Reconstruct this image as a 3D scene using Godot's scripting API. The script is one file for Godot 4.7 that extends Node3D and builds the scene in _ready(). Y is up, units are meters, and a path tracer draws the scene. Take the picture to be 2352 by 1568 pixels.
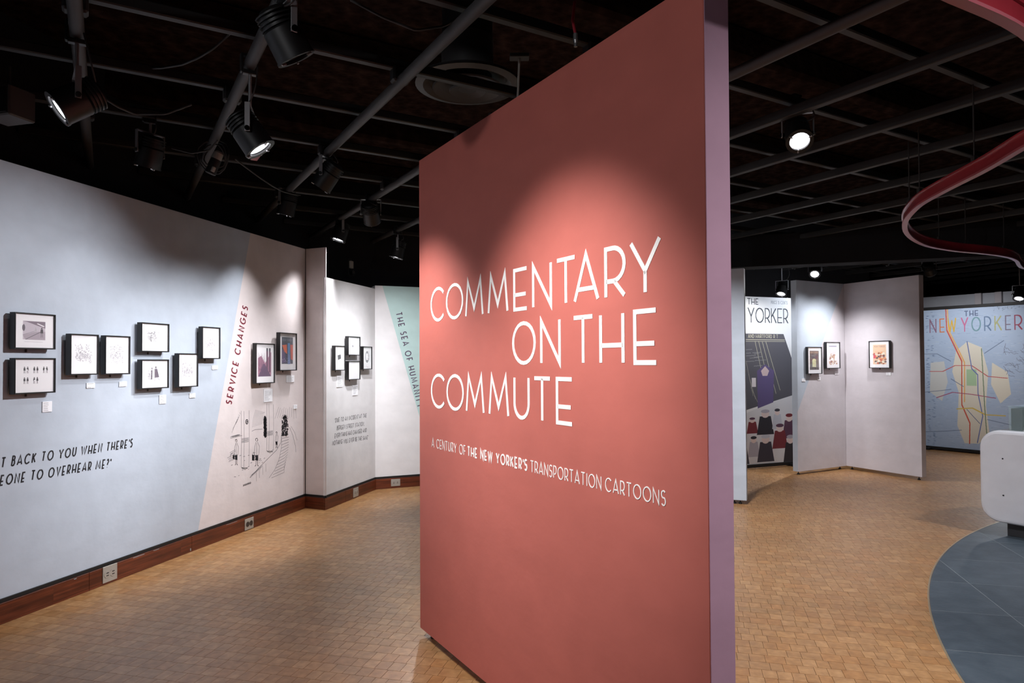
extends Node3D
# A gallery: a red title partition in front of pale walls hung with framed cartoons, under a black ceiling of pipes and spotlights.

# ---------------------------------------------------------------- camera model (photo pixels -> rays)
const FPX := 1568.0
const EYE := Vector3(0, 1.55, 0)
var cam_basis := Basis(Vector3.RIGHT, deg_to_rad(1.1)) * Basis(Vector3.BACK, deg_to_rad(-0.3))

func ray(x: float, y: float) -> Vector3:
	return cam_basis * Vector3(x - 1176.0, -(y - 802.0), -FPX)
func on_level(x: float, y: float, h := 0.0) -> Vector3:
	var d := ray(x, y)
	return EYE + d * ((h - EYE.y) / d.y)
func to_pixel(p: Vector3) -> Vector2:
	var c := cam_basis.inverse() * (p - EYE)
	return Vector2(1176.0 + FPX * c.x / -c.z, 802.0 - FPX * c.y / -c.z)
# a wall frame: x along the wall to the viewer's right, y up, z out of the wall
func wall_frame(a: Vector3, b: Vector3) -> Transform3D:
	var t := Vector3(b.x - a.x, 0, b.z - a.z).normalized()
	return Transform3D(Basis(t, Vector3.UP, t.cross(Vector3.UP)), Vector3(a.x, 0, a.z))
func on_wall(w: Transform3D, x: float, y: float, off := 0.0) -> Vector3:
	var d := w.basis.inverse() * ray(x, y)
	var e := w.affine_inverse() * EYE
	return e + d * ((off - e.z) / d.z)
func on_wall2(w: Transform3D, x: float, y: float, off := 0.0) -> Vector2:
	var p := on_wall(w, x, y, off)
	return Vector2(p.x, p.y)
func dir2(deg: float) -> Vector3:
	return Vector3(sin(deg_to_rad(deg)), 0, -cos(deg_to_rad(deg)))

# ---------------------------------------------------------------- mesh collector
class MB:
	var v := PackedVector3Array()
	var n := PackedVector3Array()
	var uv := PackedVector2Array()
	var col := PackedColorArray()
	var tint := Color.WHITE
	func tri(a: Vector3, b: Vector3, c: Vector3, na: Vector3, nb: Vector3, nc: Vector3, ua := Vector2.ZERO, ub := Vector2.ZERO, uc := Vector2.ZERO) -> void:
		v.append(a); v.append(c); v.append(b)
		n.append(na); n.append(nc); n.append(nb)
		uv.append(ua); uv.append(uc); uv.append(ub)
		col.append(tint); col.append(tint); col.append(tint)
	func poly(p: Array, out: Vector3) -> void:   # convex polygon, flipped to face "out"
		var nn: Vector3 = (p[1] - p[0]).cross(p[2] - p[0]).normalized()
		if nn.dot(out) < 0.0:
			p.reverse(); nn = -nn
		for i in range(1, p.size() - 1):
			tri(p[0], p[i], p[i + 1], nn, nn, nn)
	func quad_uv(a: Vector3, b: Vector3, c: Vector3, d: Vector3) -> void:   # counter-clockwise from lower left
		var nn := (b - a).cross(c - a).normalized()
		tri(a, b, c, nn, nn, nn, Vector2(0, 1), Vector2(1, 1), Vector2(1, 0))
		tri(a, c, d, nn, nn, nn, Vector2(0, 1), Vector2(1, 0), Vector2(0, 0))
	func box(xf: Transform3D, s: Vector3, bv := 0.0) -> void:
		var h := s * 0.5
		bv = minf(bv, 0.45 * minf(s.x, minf(s.y, s.z)))
		var q := func(sg: Array, k: int) -> Vector3:
			var r := Vector3(sg[0] * (h.x - bv), sg[1] * (h.y - bv), sg[2] * (h.z - bv))
			if k >= 0:
				r[k] = sg[k] * h[k]
			return xf * r
		for k in 3:
			var i := (k + 1) % 3
			var j := (k + 2) % 3
			for sg in [-1, 1]:
				var pts := []
				for pr in [[-1, -1], [1, -1], [1, 1], [-1, 1]]:
					var sn := [0, 0, 0]
					sn[k] = sg; sn[i] = pr[0]; sn[j] = pr[1]
					pts.append(q.call(sn, k))
				var o := Vector3.ZERO
				o[k] = sg
				poly(pts, xf.basis * o)
			if bv > 0.0:
				for pr in [[-1, -1], [1, -1], [1, 1], [-1, 1]]:
					var s0 := [0, 0, 0]
					s0[k] = -1; s0[i] = pr[0]; s0[j] = pr[1]
					var s1 := s0.duplicate()
					s1[k] = 1
					var o2 := Vector3.ZERO
					o2[i] = pr[0]; o2[j] = pr[1]
					poly([q.call(s0, i), q.call(s1, i), q.call(s1, j), q.call(s0, j)], xf.basis * o2)
		if bv > 0.0:
			for sx in [-1, 1]:
				for sy in [-1, 1]:
					for sz in [-1, 1]:
						var sg := [sx, sy, sz]
						poly([q.call(sg, 0), q.call(sg, 1), q.call(sg, 2)], xf.basis * Vector3(sx, sy, sz))
	func at_box(c: Vector3, s: Vector3, bv := 0.0) -> void:
		box(Transform3D(Basis(), c), s, bv)
	func tube(pts: PackedVector3Array, r: float, sides := 8, caps := true) -> void:
		var rings := []
		var prev := Vector3.ZERO
		for i in pts.size():
			var t := (pts[mini(i + 1, pts.size() - 1)] - pts[maxi(i - 1, 0)]).normalized()
			var side := prev - t * prev.dot(t)
			if side.length() < 0.01:
				side = t.cross(Vector3.UP if absf(t.y) < 0.9 else Vector3.RIGHT)
			side = side.normalized()
			prev = side
			var up := t.cross(side)
			var ring := []
			for k in sides:
				var a := TAU * k / sides
				ring.append(side * cos(a) + up * sin(a))
			rings.append(ring)
		for i in pts.size() - 1:
			for k in sides:
				var k2 := (k + 1) % sides
				var n0: Vector3 = rings[i][k]
				var n1: Vector3 = rings[i][k2]
				var n2: Vector3 = rings[i + 1][k2]
				var n3: Vector3 = rings[i + 1][k]
				tri(pts[i] + n0 * r, pts[i] + n1 * r, pts[i + 1] + n2 * r, n0, n1, n2)
				tri(pts[i] + n0 * r, pts[i + 1] + n2 * r, pts[i + 1] + n3 * r, n0, n2, n3)
		if caps:
			for e in [0, pts.size() - 1]:
				var o: Vector3 = (pts[1] - pts[0]) * -1.0 if e == 0 else pts[e] - pts[e - 1]
				var ps := []
				for k in sides:
					ps.append(pts[e] + rings[e][k] * r)
				poly(ps, o)
	func lathe(xf: Transform3D, prof: Array, sides := 20) -> void:   # profile points (radius, z), spun about local z
		for i in prof.size() - 1:
			var a: Vector2 = prof[i]
			var b: Vector2 = prof[i + 1]
			var dn := Vector2(b.y - a.y, -(b.x - a.x)).normalized()
			if dn == Vector2.ZERO:
				continue
			for k in sides:
				var c0 := Vector2.from_angle(TAU * k / sides)
				var c1 := Vector2.from_angle(TAU * (k + 1) / sides)
				var p0 := xf * Vector3(c0.x * a.x, c0.y * a.x, a.y)
				var p1 := xf * Vector3(c1.x * a.x, c1.y * a.x, a.y)
				var p2 := xf * Vector3(c1.x * b.x, c1.y * b.x, b.y)
				var p3 := xf * Vector3(c0.x * b.x, c0.y * b.x, b.y)
				var n0 := (xf.basis * Vector3(c0.x * dn.x, c0.y * dn.x, dn.y)).normalized()
				var n1 := (xf.basis * Vector3(c1.x * dn.x, c1.y * dn.x, dn.y)).normalized()
				if a.x > 0.0:
					tri(p0, p1, p2, n0, n1, n1)
				if b.x > 0.0:
					tri(p0, p2, p3, n0, n1, n0)
	func prism(pts: PackedVector2Array, z0: float, z1: float) -> void:   # outline in xy, pushed along z
		var idx := Geometry2D.triangulate_polygon(pts)
		for i in range(0, idx.size(), 3):
			for e in [[z1, Vector3.BACK], [z0, Vector3.FORWARD]]:
				var p := []
				for j in 3:
					var w := pts[idx[i + j]]
					p.append(Vector3(w.x, w.y, e[0]))
				poly(p, e[1])
		var cw := Geometry2D.is_polygon_clockwise(pts)
		for i in pts.size():
			var a := pts[i]
			var b := pts[(i + 1) % pts.size()]
			var o := Vector2(b.y - a.y, a.x - b.x) * (-1.0 if cw else 1.0)
			poly([Vector3(a.x, a.y, z0), Vector3(b.x, b.y, z0), Vector3(b.x, b.y, z1), Vector3(a.x, a.y, z1)], Vector3(o.x, o.y, 0))
	func stroke(pts: PackedVector2Array, w: float, z0: float, z1: float, limit := 3.0) -> void:   # a flat ribbon along a polyline
		if pts.size() < 2:
			return
		var closed := pts[0].distance_to(pts[pts.size() - 1]) < 0.0002 and pts.size() > 3
		var m := pts.size() - (1 if closed else 0)
		var l := PackedVector2Array()
		var r := PackedVector2Array()
		for i in pts.size():
			var pa := pts[i - 1] if i > 0 else (pts[m - 1] if closed else pts[0] * 2.0 - pts[1])
			var pb := pts[i + 1] if i < pts.size() - 1 else (pts[1] if closed else pts[i] * 2.0 - pts[i - 1])
			var d0 := (pts[i] - pa).normalized()
			var d1 := (pb - pts[i]).normalized()
			var n0 := Vector2(-d0.y, d0.x)
			var mid := (n0 + Vector2(-d1.y, d1.x))
			mid = mid.normalized() if mid.length() > 0.05 else n0
			var k := minf(limit, 1.0 / maxf(0.1, mid.dot(n0)))
			l.append(pts[i] + mid * k * w * 0.5)
			r.append(pts[i] - mid * k * w * 0.5)
		for i in pts.size() - 1:
			var a := Vector3(r[i].x, r[i].y, z1)
			var b := Vector3(r[i + 1].x, r[i + 1].y, z1)
			var c := Vector3(l[i + 1].x, l[i + 1].y, z1)
			var d := Vector3(l[i].x, l[i].y, z1)
			var f := Vector3.BACK
			tri(a, b, c, f, f, f)
			tri(a, c, d, f, f, f)
			if z1 - z0 > 0.0015:
				var dz := Vector3(0, 0, z0 - z1)
				var o := Vector3(l[i].x - r[i].x, l[i].y - r[i].y, 0)
				poly([c, d, d + dz, c + dz], o)
				poly([a, b, b + dz, a + dz], -o)
	func mesh(m: Material) -> ArrayMesh:
		var am := ArrayMesh.new()
		add_to(am, m)
		return am
	func add_to(am: ArrayMesh, m: Material) -> void:
		var arr := []
		arr.resize(Mesh.ARRAY_MAX)
		arr[Mesh.ARRAY_VERTEX] = v
		arr[Mesh.ARRAY_NORMAL] = n
		arr[Mesh.ARRAY_TEX_UV] = uv
		arr[Mesh.ARRAY_COLOR] = col
		am.add_surface_from_arrays(Mesh.PRIMITIVE_TRIANGLES, arr)
		am.surface_set_material(am.get_surface_count() - 1, m)

# ---------------------------------------------------------------- things and parts
var counts := {}
func numbered(s: String) -> String:
	counts[s] = counts.get(s, -1) + 1
	return s if counts[s] == 0 else "%s_%03d" % [s, counts[s]]
func thing(called: String, label: String, category: String, xf := Transform3D(), group := "") -> Node3D:
	var o := Node3D.new()
	o.name = numbered(called)
	add_child(o)
	o.transform = xf
	o.set_meta("label", label)
	o.set_meta("category", category)
	if group:
		o.set_meta("group", group)
	return o
func part(called: String, mb: MB, m: Material, parent: Node3D, label := "") -> MeshInstance3D:
	return part_mesh(called, mb.mesh(m), parent, label)
func part_mesh(called: String, me: Mesh, parent: Node3D, label := "") -> MeshInstance3D:
	var o := MeshInstance3D.new()
	o.name = called
	o.mesh = me
	parent.add_child(o, true)
	if label:
		o.set_meta("label", label)
	return o
func structure(called: String, label: String, xf := Transform3D()) -> Node3D:
	var o := Node3D.new()
	o.name = called
	add_child(o)
	o.transform = xf
	o.set_meta("kind", "structure")
	o.set_meta("label", label)
	return o

# ---------------------------------------------------------------- materials
func noise_image(size: int, freq: float, kind: int, oct: int, sd: int) -> Image:
	var f := FastNoiseLite.new()
	f.seed = sd
	f.noise_type = kind
	f.frequency = freq
	f.fractal_octaves = oct
	return f.get_seamless_image(size, size)
func ramp_texture(src: Image, lo: Color, hi: Color) -> ImageTexture:
	var im := Image.create_empty(src.get_width(), src.get_height(), false, Image.FORMAT_RGB8)
	for y in src.get_height():
		for x in src.get_width():
			im.set_pixel(x, y, lo.lerp(hi, src.get_pixel(x, y).r))
	return ImageTexture.create_from_image(im)
func mat(c: Color, rough := 0.6, metal := 0.0, spec := 0.5) -> StandardMaterial3D:
	var m := StandardMaterial3D.new()
	m.albedo_color = c
	m.roughness = rough
	m.metallic = metal
	m.metallic_specular = spec
	return m
func textured(c: Color, tex: Texture2D, scale: Vector3, rough := 0.6, bump: Texture2D = null, bump_k := 0.3, spec := 0.5) -> StandardMaterial3D:
	var m := mat(c, rough, 0.0, spec)
	m.albedo_texture = tex
	m.uv1_triplanar = true
	m.uv1_world_triplanar = true
	m.uv1_scale = scale
	if bump:
		m.normal_enabled = true
		m.normal_texture = bump
		m.normal_scale = bump_k
	return m
func c8(r: int, g: int, b: int) -> Color:
	return Color8(r, g, b)

var M := {}
func make_materials() -> void:
	var fine := noise_image(256, 0.05, FastNoiseLite.TYPE_SIMPLEX_SMOOTH, 4, 3)
	var soft := noise_image(256, 0.012, FastNoiseLite.TYPE_SIMPLEX_SMOOTH, 5, 9)
	var mottle := ramp_texture(soft, Color(0.95, 0.95, 0.95), Color.WHITE)
	var bump_im := fine.duplicate()
	bump_im.bump_map_to_normal_map(2.0)
	var bump := ImageTexture.create_from_image(bump_im)
	var wall_scale := Vector3(1.4, 1.4, 1.4)
	var paints := {
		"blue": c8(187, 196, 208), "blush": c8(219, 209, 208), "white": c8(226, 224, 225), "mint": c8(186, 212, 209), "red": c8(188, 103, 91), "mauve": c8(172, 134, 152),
		"slate_blue": c8(184, 193, 204), "pale_grey": c8(206, 200, 204), "rear": c8(196, 200, 208)}
	for k in paints:
		M[k] = textured(paints[k], mottle, wall_scale, 0.62, bump, 0.12, 0.35)
	M.black_wall = textured(c8(38, 38, 40), mottle, wall_scale, 0.8, bump, 0.3, 0.2)
	var lumps := noise_image(256, 0.03, FastNoiseLite.TYPE_CELLULAR, 4, 21)
	var lump_n := lumps.duplicate()
	lump_n.bump_map_to_normal_map(6.0)
	M.deck = textured(c8(62, 47, 42), ramp_texture(lumps, Color(0.5, 0.46, 0.44), Color.WHITE), Vector3(1.2, 1.2, 1.2), 0.95, ImageTexture.create_from_image(lump_n), 1.0, 0.1)
	M.pipe = textured(c8(60, 58, 58), mottle, Vector3(3, 3, 3), 0.55, null, 0.0, 0.4)
	M.channel = mat(c8(32, 32, 32), 0.6)
	M.duct = mat(c8(62, 60, 60), 0.5)
	M.cable = mat(c8(46, 44, 44), 0.6)
	M.lamp_black = mat(c8(14, 14, 15), 0.5)
	M.lamp_edge = mat(c8(150, 150, 152), 0.4, 0.6)
	M.lens = mat(c8(255, 255, 255), 0.3)
	M.lens.emission_enabled = true
	M.lens.emission = Color(0.97, 0.97, 1.0)
	M.lens.emission_energy_multiplier = 5.0
	M.lens_dark = mat(c8(60, 60, 64), 0.15, 0.0, 0.8)
	# wood
	var grain := FastNoiseLite.new()
	grain.seed = 5
	grain.frequency = 0.02
	grain.fractal_octaves = 4
	var gi := Image.create_empty(256, 256, false, Image.FORMAT_RGB8)
	for y in 256:
		for x in 256:
			var g := 0.5 + 0.5 * grain.get_noise_2d(x * 0.35, y * 4.0)
			var g2 := 0.5 + 0.5 * grain.get_noise_2d(x * 0.6 + 400, y * 0.9)
			var q := clampf(0.55 * g + 0.45 * g2, 0, 1)
			var q3 := clampf((q - 0.2) * 1.6, 0, 1)
			gi.set_pixel(x, y, Color(0.42 + 0.58 * q3, 0.36 + 0.6 * q3, 0.32 + 0.6 * q3))
	M.base_wood = textured(c8(128, 66, 42), ImageTexture.create_from_image(gi), Vector3(0.9, 2.6, 0.9), 0.36, null, 0.0, 0.5)
	var gb := noise_image(256, 0.02, FastNoiseLite.TYPE_SIMPLEX_SMOOTH, 5, 14)
	var end_grain := ramp_texture(gb, Color(0.82, 0.79, 0.76), Color.WHITE)
	var gb_n := noise_image(256, 0.08, FastNoiseLite.TYPE_SIMPLEX_SMOOTH, 3, 15)
	gb_n.bump_map_to_normal_map(1.5)
	M.wood_any = textured(Color.WHITE, end_grain, Vector3(3, 3, 3), 0.36, ImageTexture.create_from_image(gb_n), 0.15, 0.5)
	M.wood_any.vertex_color_use_as_albedo = true
	for i in TONES.size():
		var t: Color = TONES[i]
		M["wood_%d" % i] = textured(t.linear_to_srgb(), end_grain, Vector3(3, 3, 3), 0.36, ImageTexture.create_from_image(gb_n), 0.15, 0.5)
	M.grout = mat(c8(112, 78, 54), 0.9)
	M.black_trim = mat(c8(14, 13, 13), 0.6)
	M.slate = textured(c8(78, 89, 98), ramp_texture(soft, Color(0.8, 0.82, 0.84), Color.WHITE), Vector3(1.5, 1.5, 1.5), 0.45, bump, 0.25, 0.5)
	M.slate_b = textured(c8(74, 85, 94), ramp_texture(soft, Color(0.8, 0.82, 0.84), Color.WHITE), Vector3(2.1, 2.1, 2.1), 0.45, bump, 0.25, 0.5)
	M.mortar = mat(c8(140, 146, 148), 0.8)
	M.brass = mat(c8(196, 180, 150), 0.35, 0.7)
	M.frame = mat(c8(22, 21, 22), 0.4)
	M.mat_board = mat(c8(243, 241, 243), 0.8)
	M.card = mat(c8(238, 238, 242), 0.7)
	M.glazing = mat(Color(1, 1, 1, 0.03), 0.03)
	M.glazing.transparency = BaseMaterial3D.TRANSPARENCY_ALPHA
	M.steel = mat(c8(150, 150, 150), 0.35, 0.8)
	M.rubber = mat(c8(22, 22, 23), 0.7)
	M.vinyl_white = mat(c8(240, 236, 230), 0.5)
	M.ink = mat(c8(28, 27, 32), 0.6)
	M.ink_soft = mat(c8(120, 116, 118), 0.7)
	M.maroon = mat(c8(112, 34, 48), 0.6)
	M.plum = mat(c8(84, 70, 90), 0.6)
	M.plate = mat(c8(170, 166, 158), 0.4, 0.3)
	M.plate_dark = mat(c8(60, 52, 48), 0.5)
	M.rail_red = mat(c8(150, 34, 46), 0.18, 0.0, 0.6)
	M.rail_red.clearcoat_enabled = true
	M.rail_red.clearcoat = 0.8
	M.rail_pink = mat(c8(164, 86, 94), 0.3)
	M.console = textured(c8(206, 208, 214), mottle, wall_scale, 0.45, null, 0.0, 0.4)
	M.plinth = mat(c8(34, 35, 38), 0.5)
	M.glass = mat(Color(0.7, 0.85, 0.82, 0.07), 0.04)
	M.glass.transparency = BaseMaterial3D.TRANSPARENCY_ALPHA

const TONES := [Color(0.431, 0.231, 0.096), Color(0.458, 0.252, 0.108), Color(0.403, 0.210, 0.084), Color(0.485, 0.273, 0.121), Color(0.441, 0.226, 0.088), Color(0.420, 0.233, 0.102)]

# ---------------------------------------------------------------- stroke alphabet (tall deco capitals)
func arc(cx: float, cy: float, rx: float, ry: float, a0: float, a1: float) -> Array:
	var out := []
	var k := int(ceil(absf(a1 - a0) / 15.0))
	for i in k + 1:
		var a := deg_to_rad(lerpf(a0, a1, float(i) / k))
		out.append(Vector2(cx + rx * cos(a), cy + ry * sin(a)))
	return out
var glyphs := {}
func make_glyphs() -> void:
	var V := func(l: Array) -> Array:
		var out := []
		for i in range(0, l.size(), 2):
			out.append(Vector2(l[i], l[i + 1]))
		return out
	glyphs = {
		"A": [0.84, [V.call([0, 0, .5, 1, 1, 0]), V.call([.13, .25, .87, .25])]],
		"B": [0.6, [V.call([0, 0, 0, 1, .45, 1]) + arc(.45, .79, .42, .21, 75, -90) + V.call([0, .58]), V.call([0, .58, .5, .58]) + arc(.5, .29, .5, .29, 75, -90) + V.call([0, 0])]],
		"C": [0.92, [arc(.56, .5, .56, .5, 42, 318)]],
		"D": [0.8, [V.call([0, 0, 0, 1, .3, 1]) + arc(.3, .5, .7, .5, 80, -80) + V.call([.3, 0, 0, 0])]],
		"E": [0.62, [V.call([1, 1, 0, 1, 0, 0, 1, 0]), V.call([0, .37, .92, .37])]],
		"F": [0.6, [V.call([1, 1, 0, 1, 0, 0]), V.call([0, .42, .9, .42])]],
		"G": [0.95, [arc(.54, .5, .54, .5, 45, 345) + V.call([1, .45, .6, .45])]],
		"H": [0.78, [V.call([0, 0, 0, 1]), V.call([1, 0, 1, 1]), V.call([0, .36, 1, .36])]],
		"I": [0.12, [V.call([.5, 0, .5, 1])]],
		"J": [0.5, [V.call([1, 1, 1, .3]) + arc(.5, .3, .5, .3, 0, -170)]],
		"K": [0.68, [V.call([0, 0, 0, 1]), V.call([.95, 1, 0, .4]), V.call([.3, .58, 1, 0])]],
		"L": [0.55, [V.call([0, 1, 0, 0, 1, 0])]],
		"M": [1.0, [V.call([0, 0, .13, 1, .5, .2, .87, 1, 1, 0])]],
		"N": [0.78, [V.call([0, 0, 0, 1, 1, 0, 1, 1])]],
		"O": [1.06, [arc(.5, .5, .5, .5, 90, 450)]],
		"P": [0.6, [V.call([0, 0, 0, 1, .4, 1]) + arc(.4, .66, .6, .34, 80, -90) + V.call([0, .32])]],
		"R": [0.64, [V.call([0, 0, 0, 1, .4, 1]) + arc(.4, .66, .6, .34, 80, -90) + V.call([0, .32]), V.call([.45, .32, 1, 0])]],
		"S": [0.58, [arc(.5, .75, .47, .25, 35, 250) + arc(.5, .27, .5, .27, 70, -145)]],
		"T": [0.72, [V.call([0, 1, 1, 1]), V.call([.5, 1, .5, 0])]],
		"U": [0.72, [V.call([0, 1, 0, .35]) + arc(.5, .35, .5, .35, 190, 350) + V.call([1, .35, 1, 1])]],
		"V": [0.82, [V.call([0, 1, .5, 0, 1, 1])]],
		"W": [1.1, [V.call([0, 1, .25, 0, .5, .85, .75, 0, 1, 1])]],
		"Y": [0.82, [V.call([0, 1, .5, .42, 1, 1]), V.call([.5, .42, .5, 0])]],
		"X": [0.7, [V.call([0, 0, 1, 1]), V.call([0, 1, 1, 0])]],
		"1": [0.2, [V.call([0, .8, 1, 1, 1, 0])]],
		"5": [0.5, [V.call([.9, 1, .1, 1, .05, .58]) + arc(.42, .32, .55, .32, 110, -150)]],
		"'": [0.08, [V.call([.5, 1, .3, .72])]],
		"\"": [0.22, [V.call([.2, 1, .1, .72]), V.call([.9, 1, .8, .72])]],
		",": [0.1, [V.call([.6, .08, .2, -.14])]],
		".": [0.1, [V.call([.4, 0, .6, .05])]],
		"?": [0.5, [arc(.5, .75, .45, .25, 160, -60) + V.call([.5, .45, .5, .28]), V.call([.5, .04, .5, 0])]],
		" ": [0.34, []]}
func text_width(s: String, gap: float) -> float:
	var w := 0.0
	for ch in s:
		w += glyphs[ch][0] + gap
	return w - gap
# strokes of a text: origin at the baseline's left end, x to the right; width 0 keeps the natural width
func text_strokes(s: String, cap: float, width: float, gap: float, sw: float, slant := 0.0, wobble := 0.0, sd := 1) -> Array:
	var rng := RandomNumberGenerator.new()
	rng.seed = sd
	var out := []
	var kx := cap if width <= 0.0 else width / text_width(s, gap)
	var x := 0.0
	for ch in s:
		var g: Array = glyphs[ch]
		var w: float = g[0] * kx
		var dy := rng.randf_range(-wobble, wobble) * cap
		for line in g[1]:
			var pts := PackedVector2Array()
			for p in line:
				var jx := rng.randf_range(-wobble, wobble) * 0.5 * cap
				var jy := rng.randf_range(-wobble, wobble) * 0.5 * cap
				var q := Vector2(x + sw * 0.5 + p.x * maxf(0.001, w - sw) + jx, sw * 0.5 + p.y * (cap - sw) + dy + jy)
				q.x += slant * q.y
				pts.append(q)
			out.append(pts)
		x += w + gap * kx
	return out
func strokes_mesh(strokes: Array, sw: float, z0: float, z1: float, at := Vector2.ZERO, turn := 0.0, limit := 3.0) -> MB:
	var mb := MB.new()
	for s in strokes:
		var pts := PackedVector2Array()
		for p in s:
			pts.append(p.rotated(turn) + at)
		mb.stroke(pts, sw, z0, z1, limit)
	return mb

# ---------------------------------------------------------------- drawing flat print into images
func im_line(im: Image, a: Vector2, b: Vector2, w: int, c: Color) -> void:
	var k := int(ceil(a.distance_to(b))) + 1
	for i in k + 1:
		var p := a.lerp(b, float(i) / k)
		im.fill_rect(Rect2i(int(p.x - w * 0.5), int(p.y - w * 0.5), w, w), c)
func im_poly(im: Image, pts: Array, c: Color) -> void:
	var lo := 1e9
	var hi := -1e9
	for p in pts:
		lo = minf(lo, p.y); hi = maxf(hi, p.y)
	for y in range(maxi(0, int(lo)), mini(im.get_height() - 1, int(hi)) + 1):
		var xs := []
		for i in pts.size():
			var a: Vector2 = pts[i]
			var b: Vector2 = pts[(i + 1) % pts.size()]
			if (a.y <= y and b.y > y) or (b.y <= y and a.y > y):
				xs.append(a.x + (y - a.y) / (b.y - a.y) * (b.x - a.x))
		xs.sort()
		for i in range(0, xs.size() - 1, 2):
			var x0 := maxi(0, int(xs[i]))
			var x1 := mini(im.get_width(), int(xs[i + 1]) + 1)
			if x1 > x0:
				im.fill_rect(Rect2i(x0, y, x1 - x0, 1), c)
func im_oval(im: Image, c: Vector2, r: Vector2, col: Color) -> void:
	var pts := []
	for i in 20:
		pts.append(c + Vector2(cos(TAU * i / 20), sin(TAU * i / 20)) * r)
	im_poly(im, pts, col)
func im_text(im: Image, s: String, at: Vector2, cap: float, width: float, sw: int, c: Color, gap := 0.2, wobble := 0.0) -> void:
	for st in text_strokes(s, cap, width, gap, sw, 0.0, wobble, 7):
		for i in st.size() - 1:
			im_line(im, at + Vector2(st[i].x, -st[i].y), at + Vector2(st[i + 1].x, -st[i + 1].y), sw, c)
func blank(w: int, h: int, c: Color) -> Image:
	var im := Image.create_empty(w, h, false, Image.FORMAT_RGB8)
	im.fill(c)
	return im
func print_material(im: Image) -> StandardMaterial3D:
	var m := mat(Color.WHITE, 0.6)
	m.albedo_texture = ImageTexture.create_from_image(im)
	return m
func figure(im: Image, x: float, y: float, h: float, c: Color, w := 1) -> void:   # a small pen figure, feet at y
	im_oval(im, Vector2(x, y - h * 0.92), Vector2(h * 0.07, h * 0.08), c)
	im_poly(im, [Vector2(x - h * .12, y - h * .82), Vector2(x + h * .12, y - h * .82), Vector2(x + h * .15, y - h * .42), Vector2(x - h * .15, y - h * .42)], c)
	im_line(im, Vector2(x - h * .06, y - h * .42), Vector2(x - h * .08, y), maxi(w, int(h * .05)), c)
	im_line(im, Vector2(x + h * .06, y - h * .42), Vector2(x + h * .09, y), maxi(w, int(h * .05)), c)
func scribble(im: Image, r: Rect2, n: int, c: Color, rng: RandomNumberGenerator, len := 16.0) -> void:
	for i in n:
		var p := r.position + Vector2(rng.randf(), rng.randf()) * r.size
		var d := Vector2.from_angle(rng.randf() * TAU)
		for k in 4:
			var q := p + d * len * 0.3
			d = d.rotated(rng.randf_range(-0.8, 0.8))
			im_line(im, p, q, 2 if im.get_width() > 200 and len > 8.5 else 1, c)
			p = q
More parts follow.
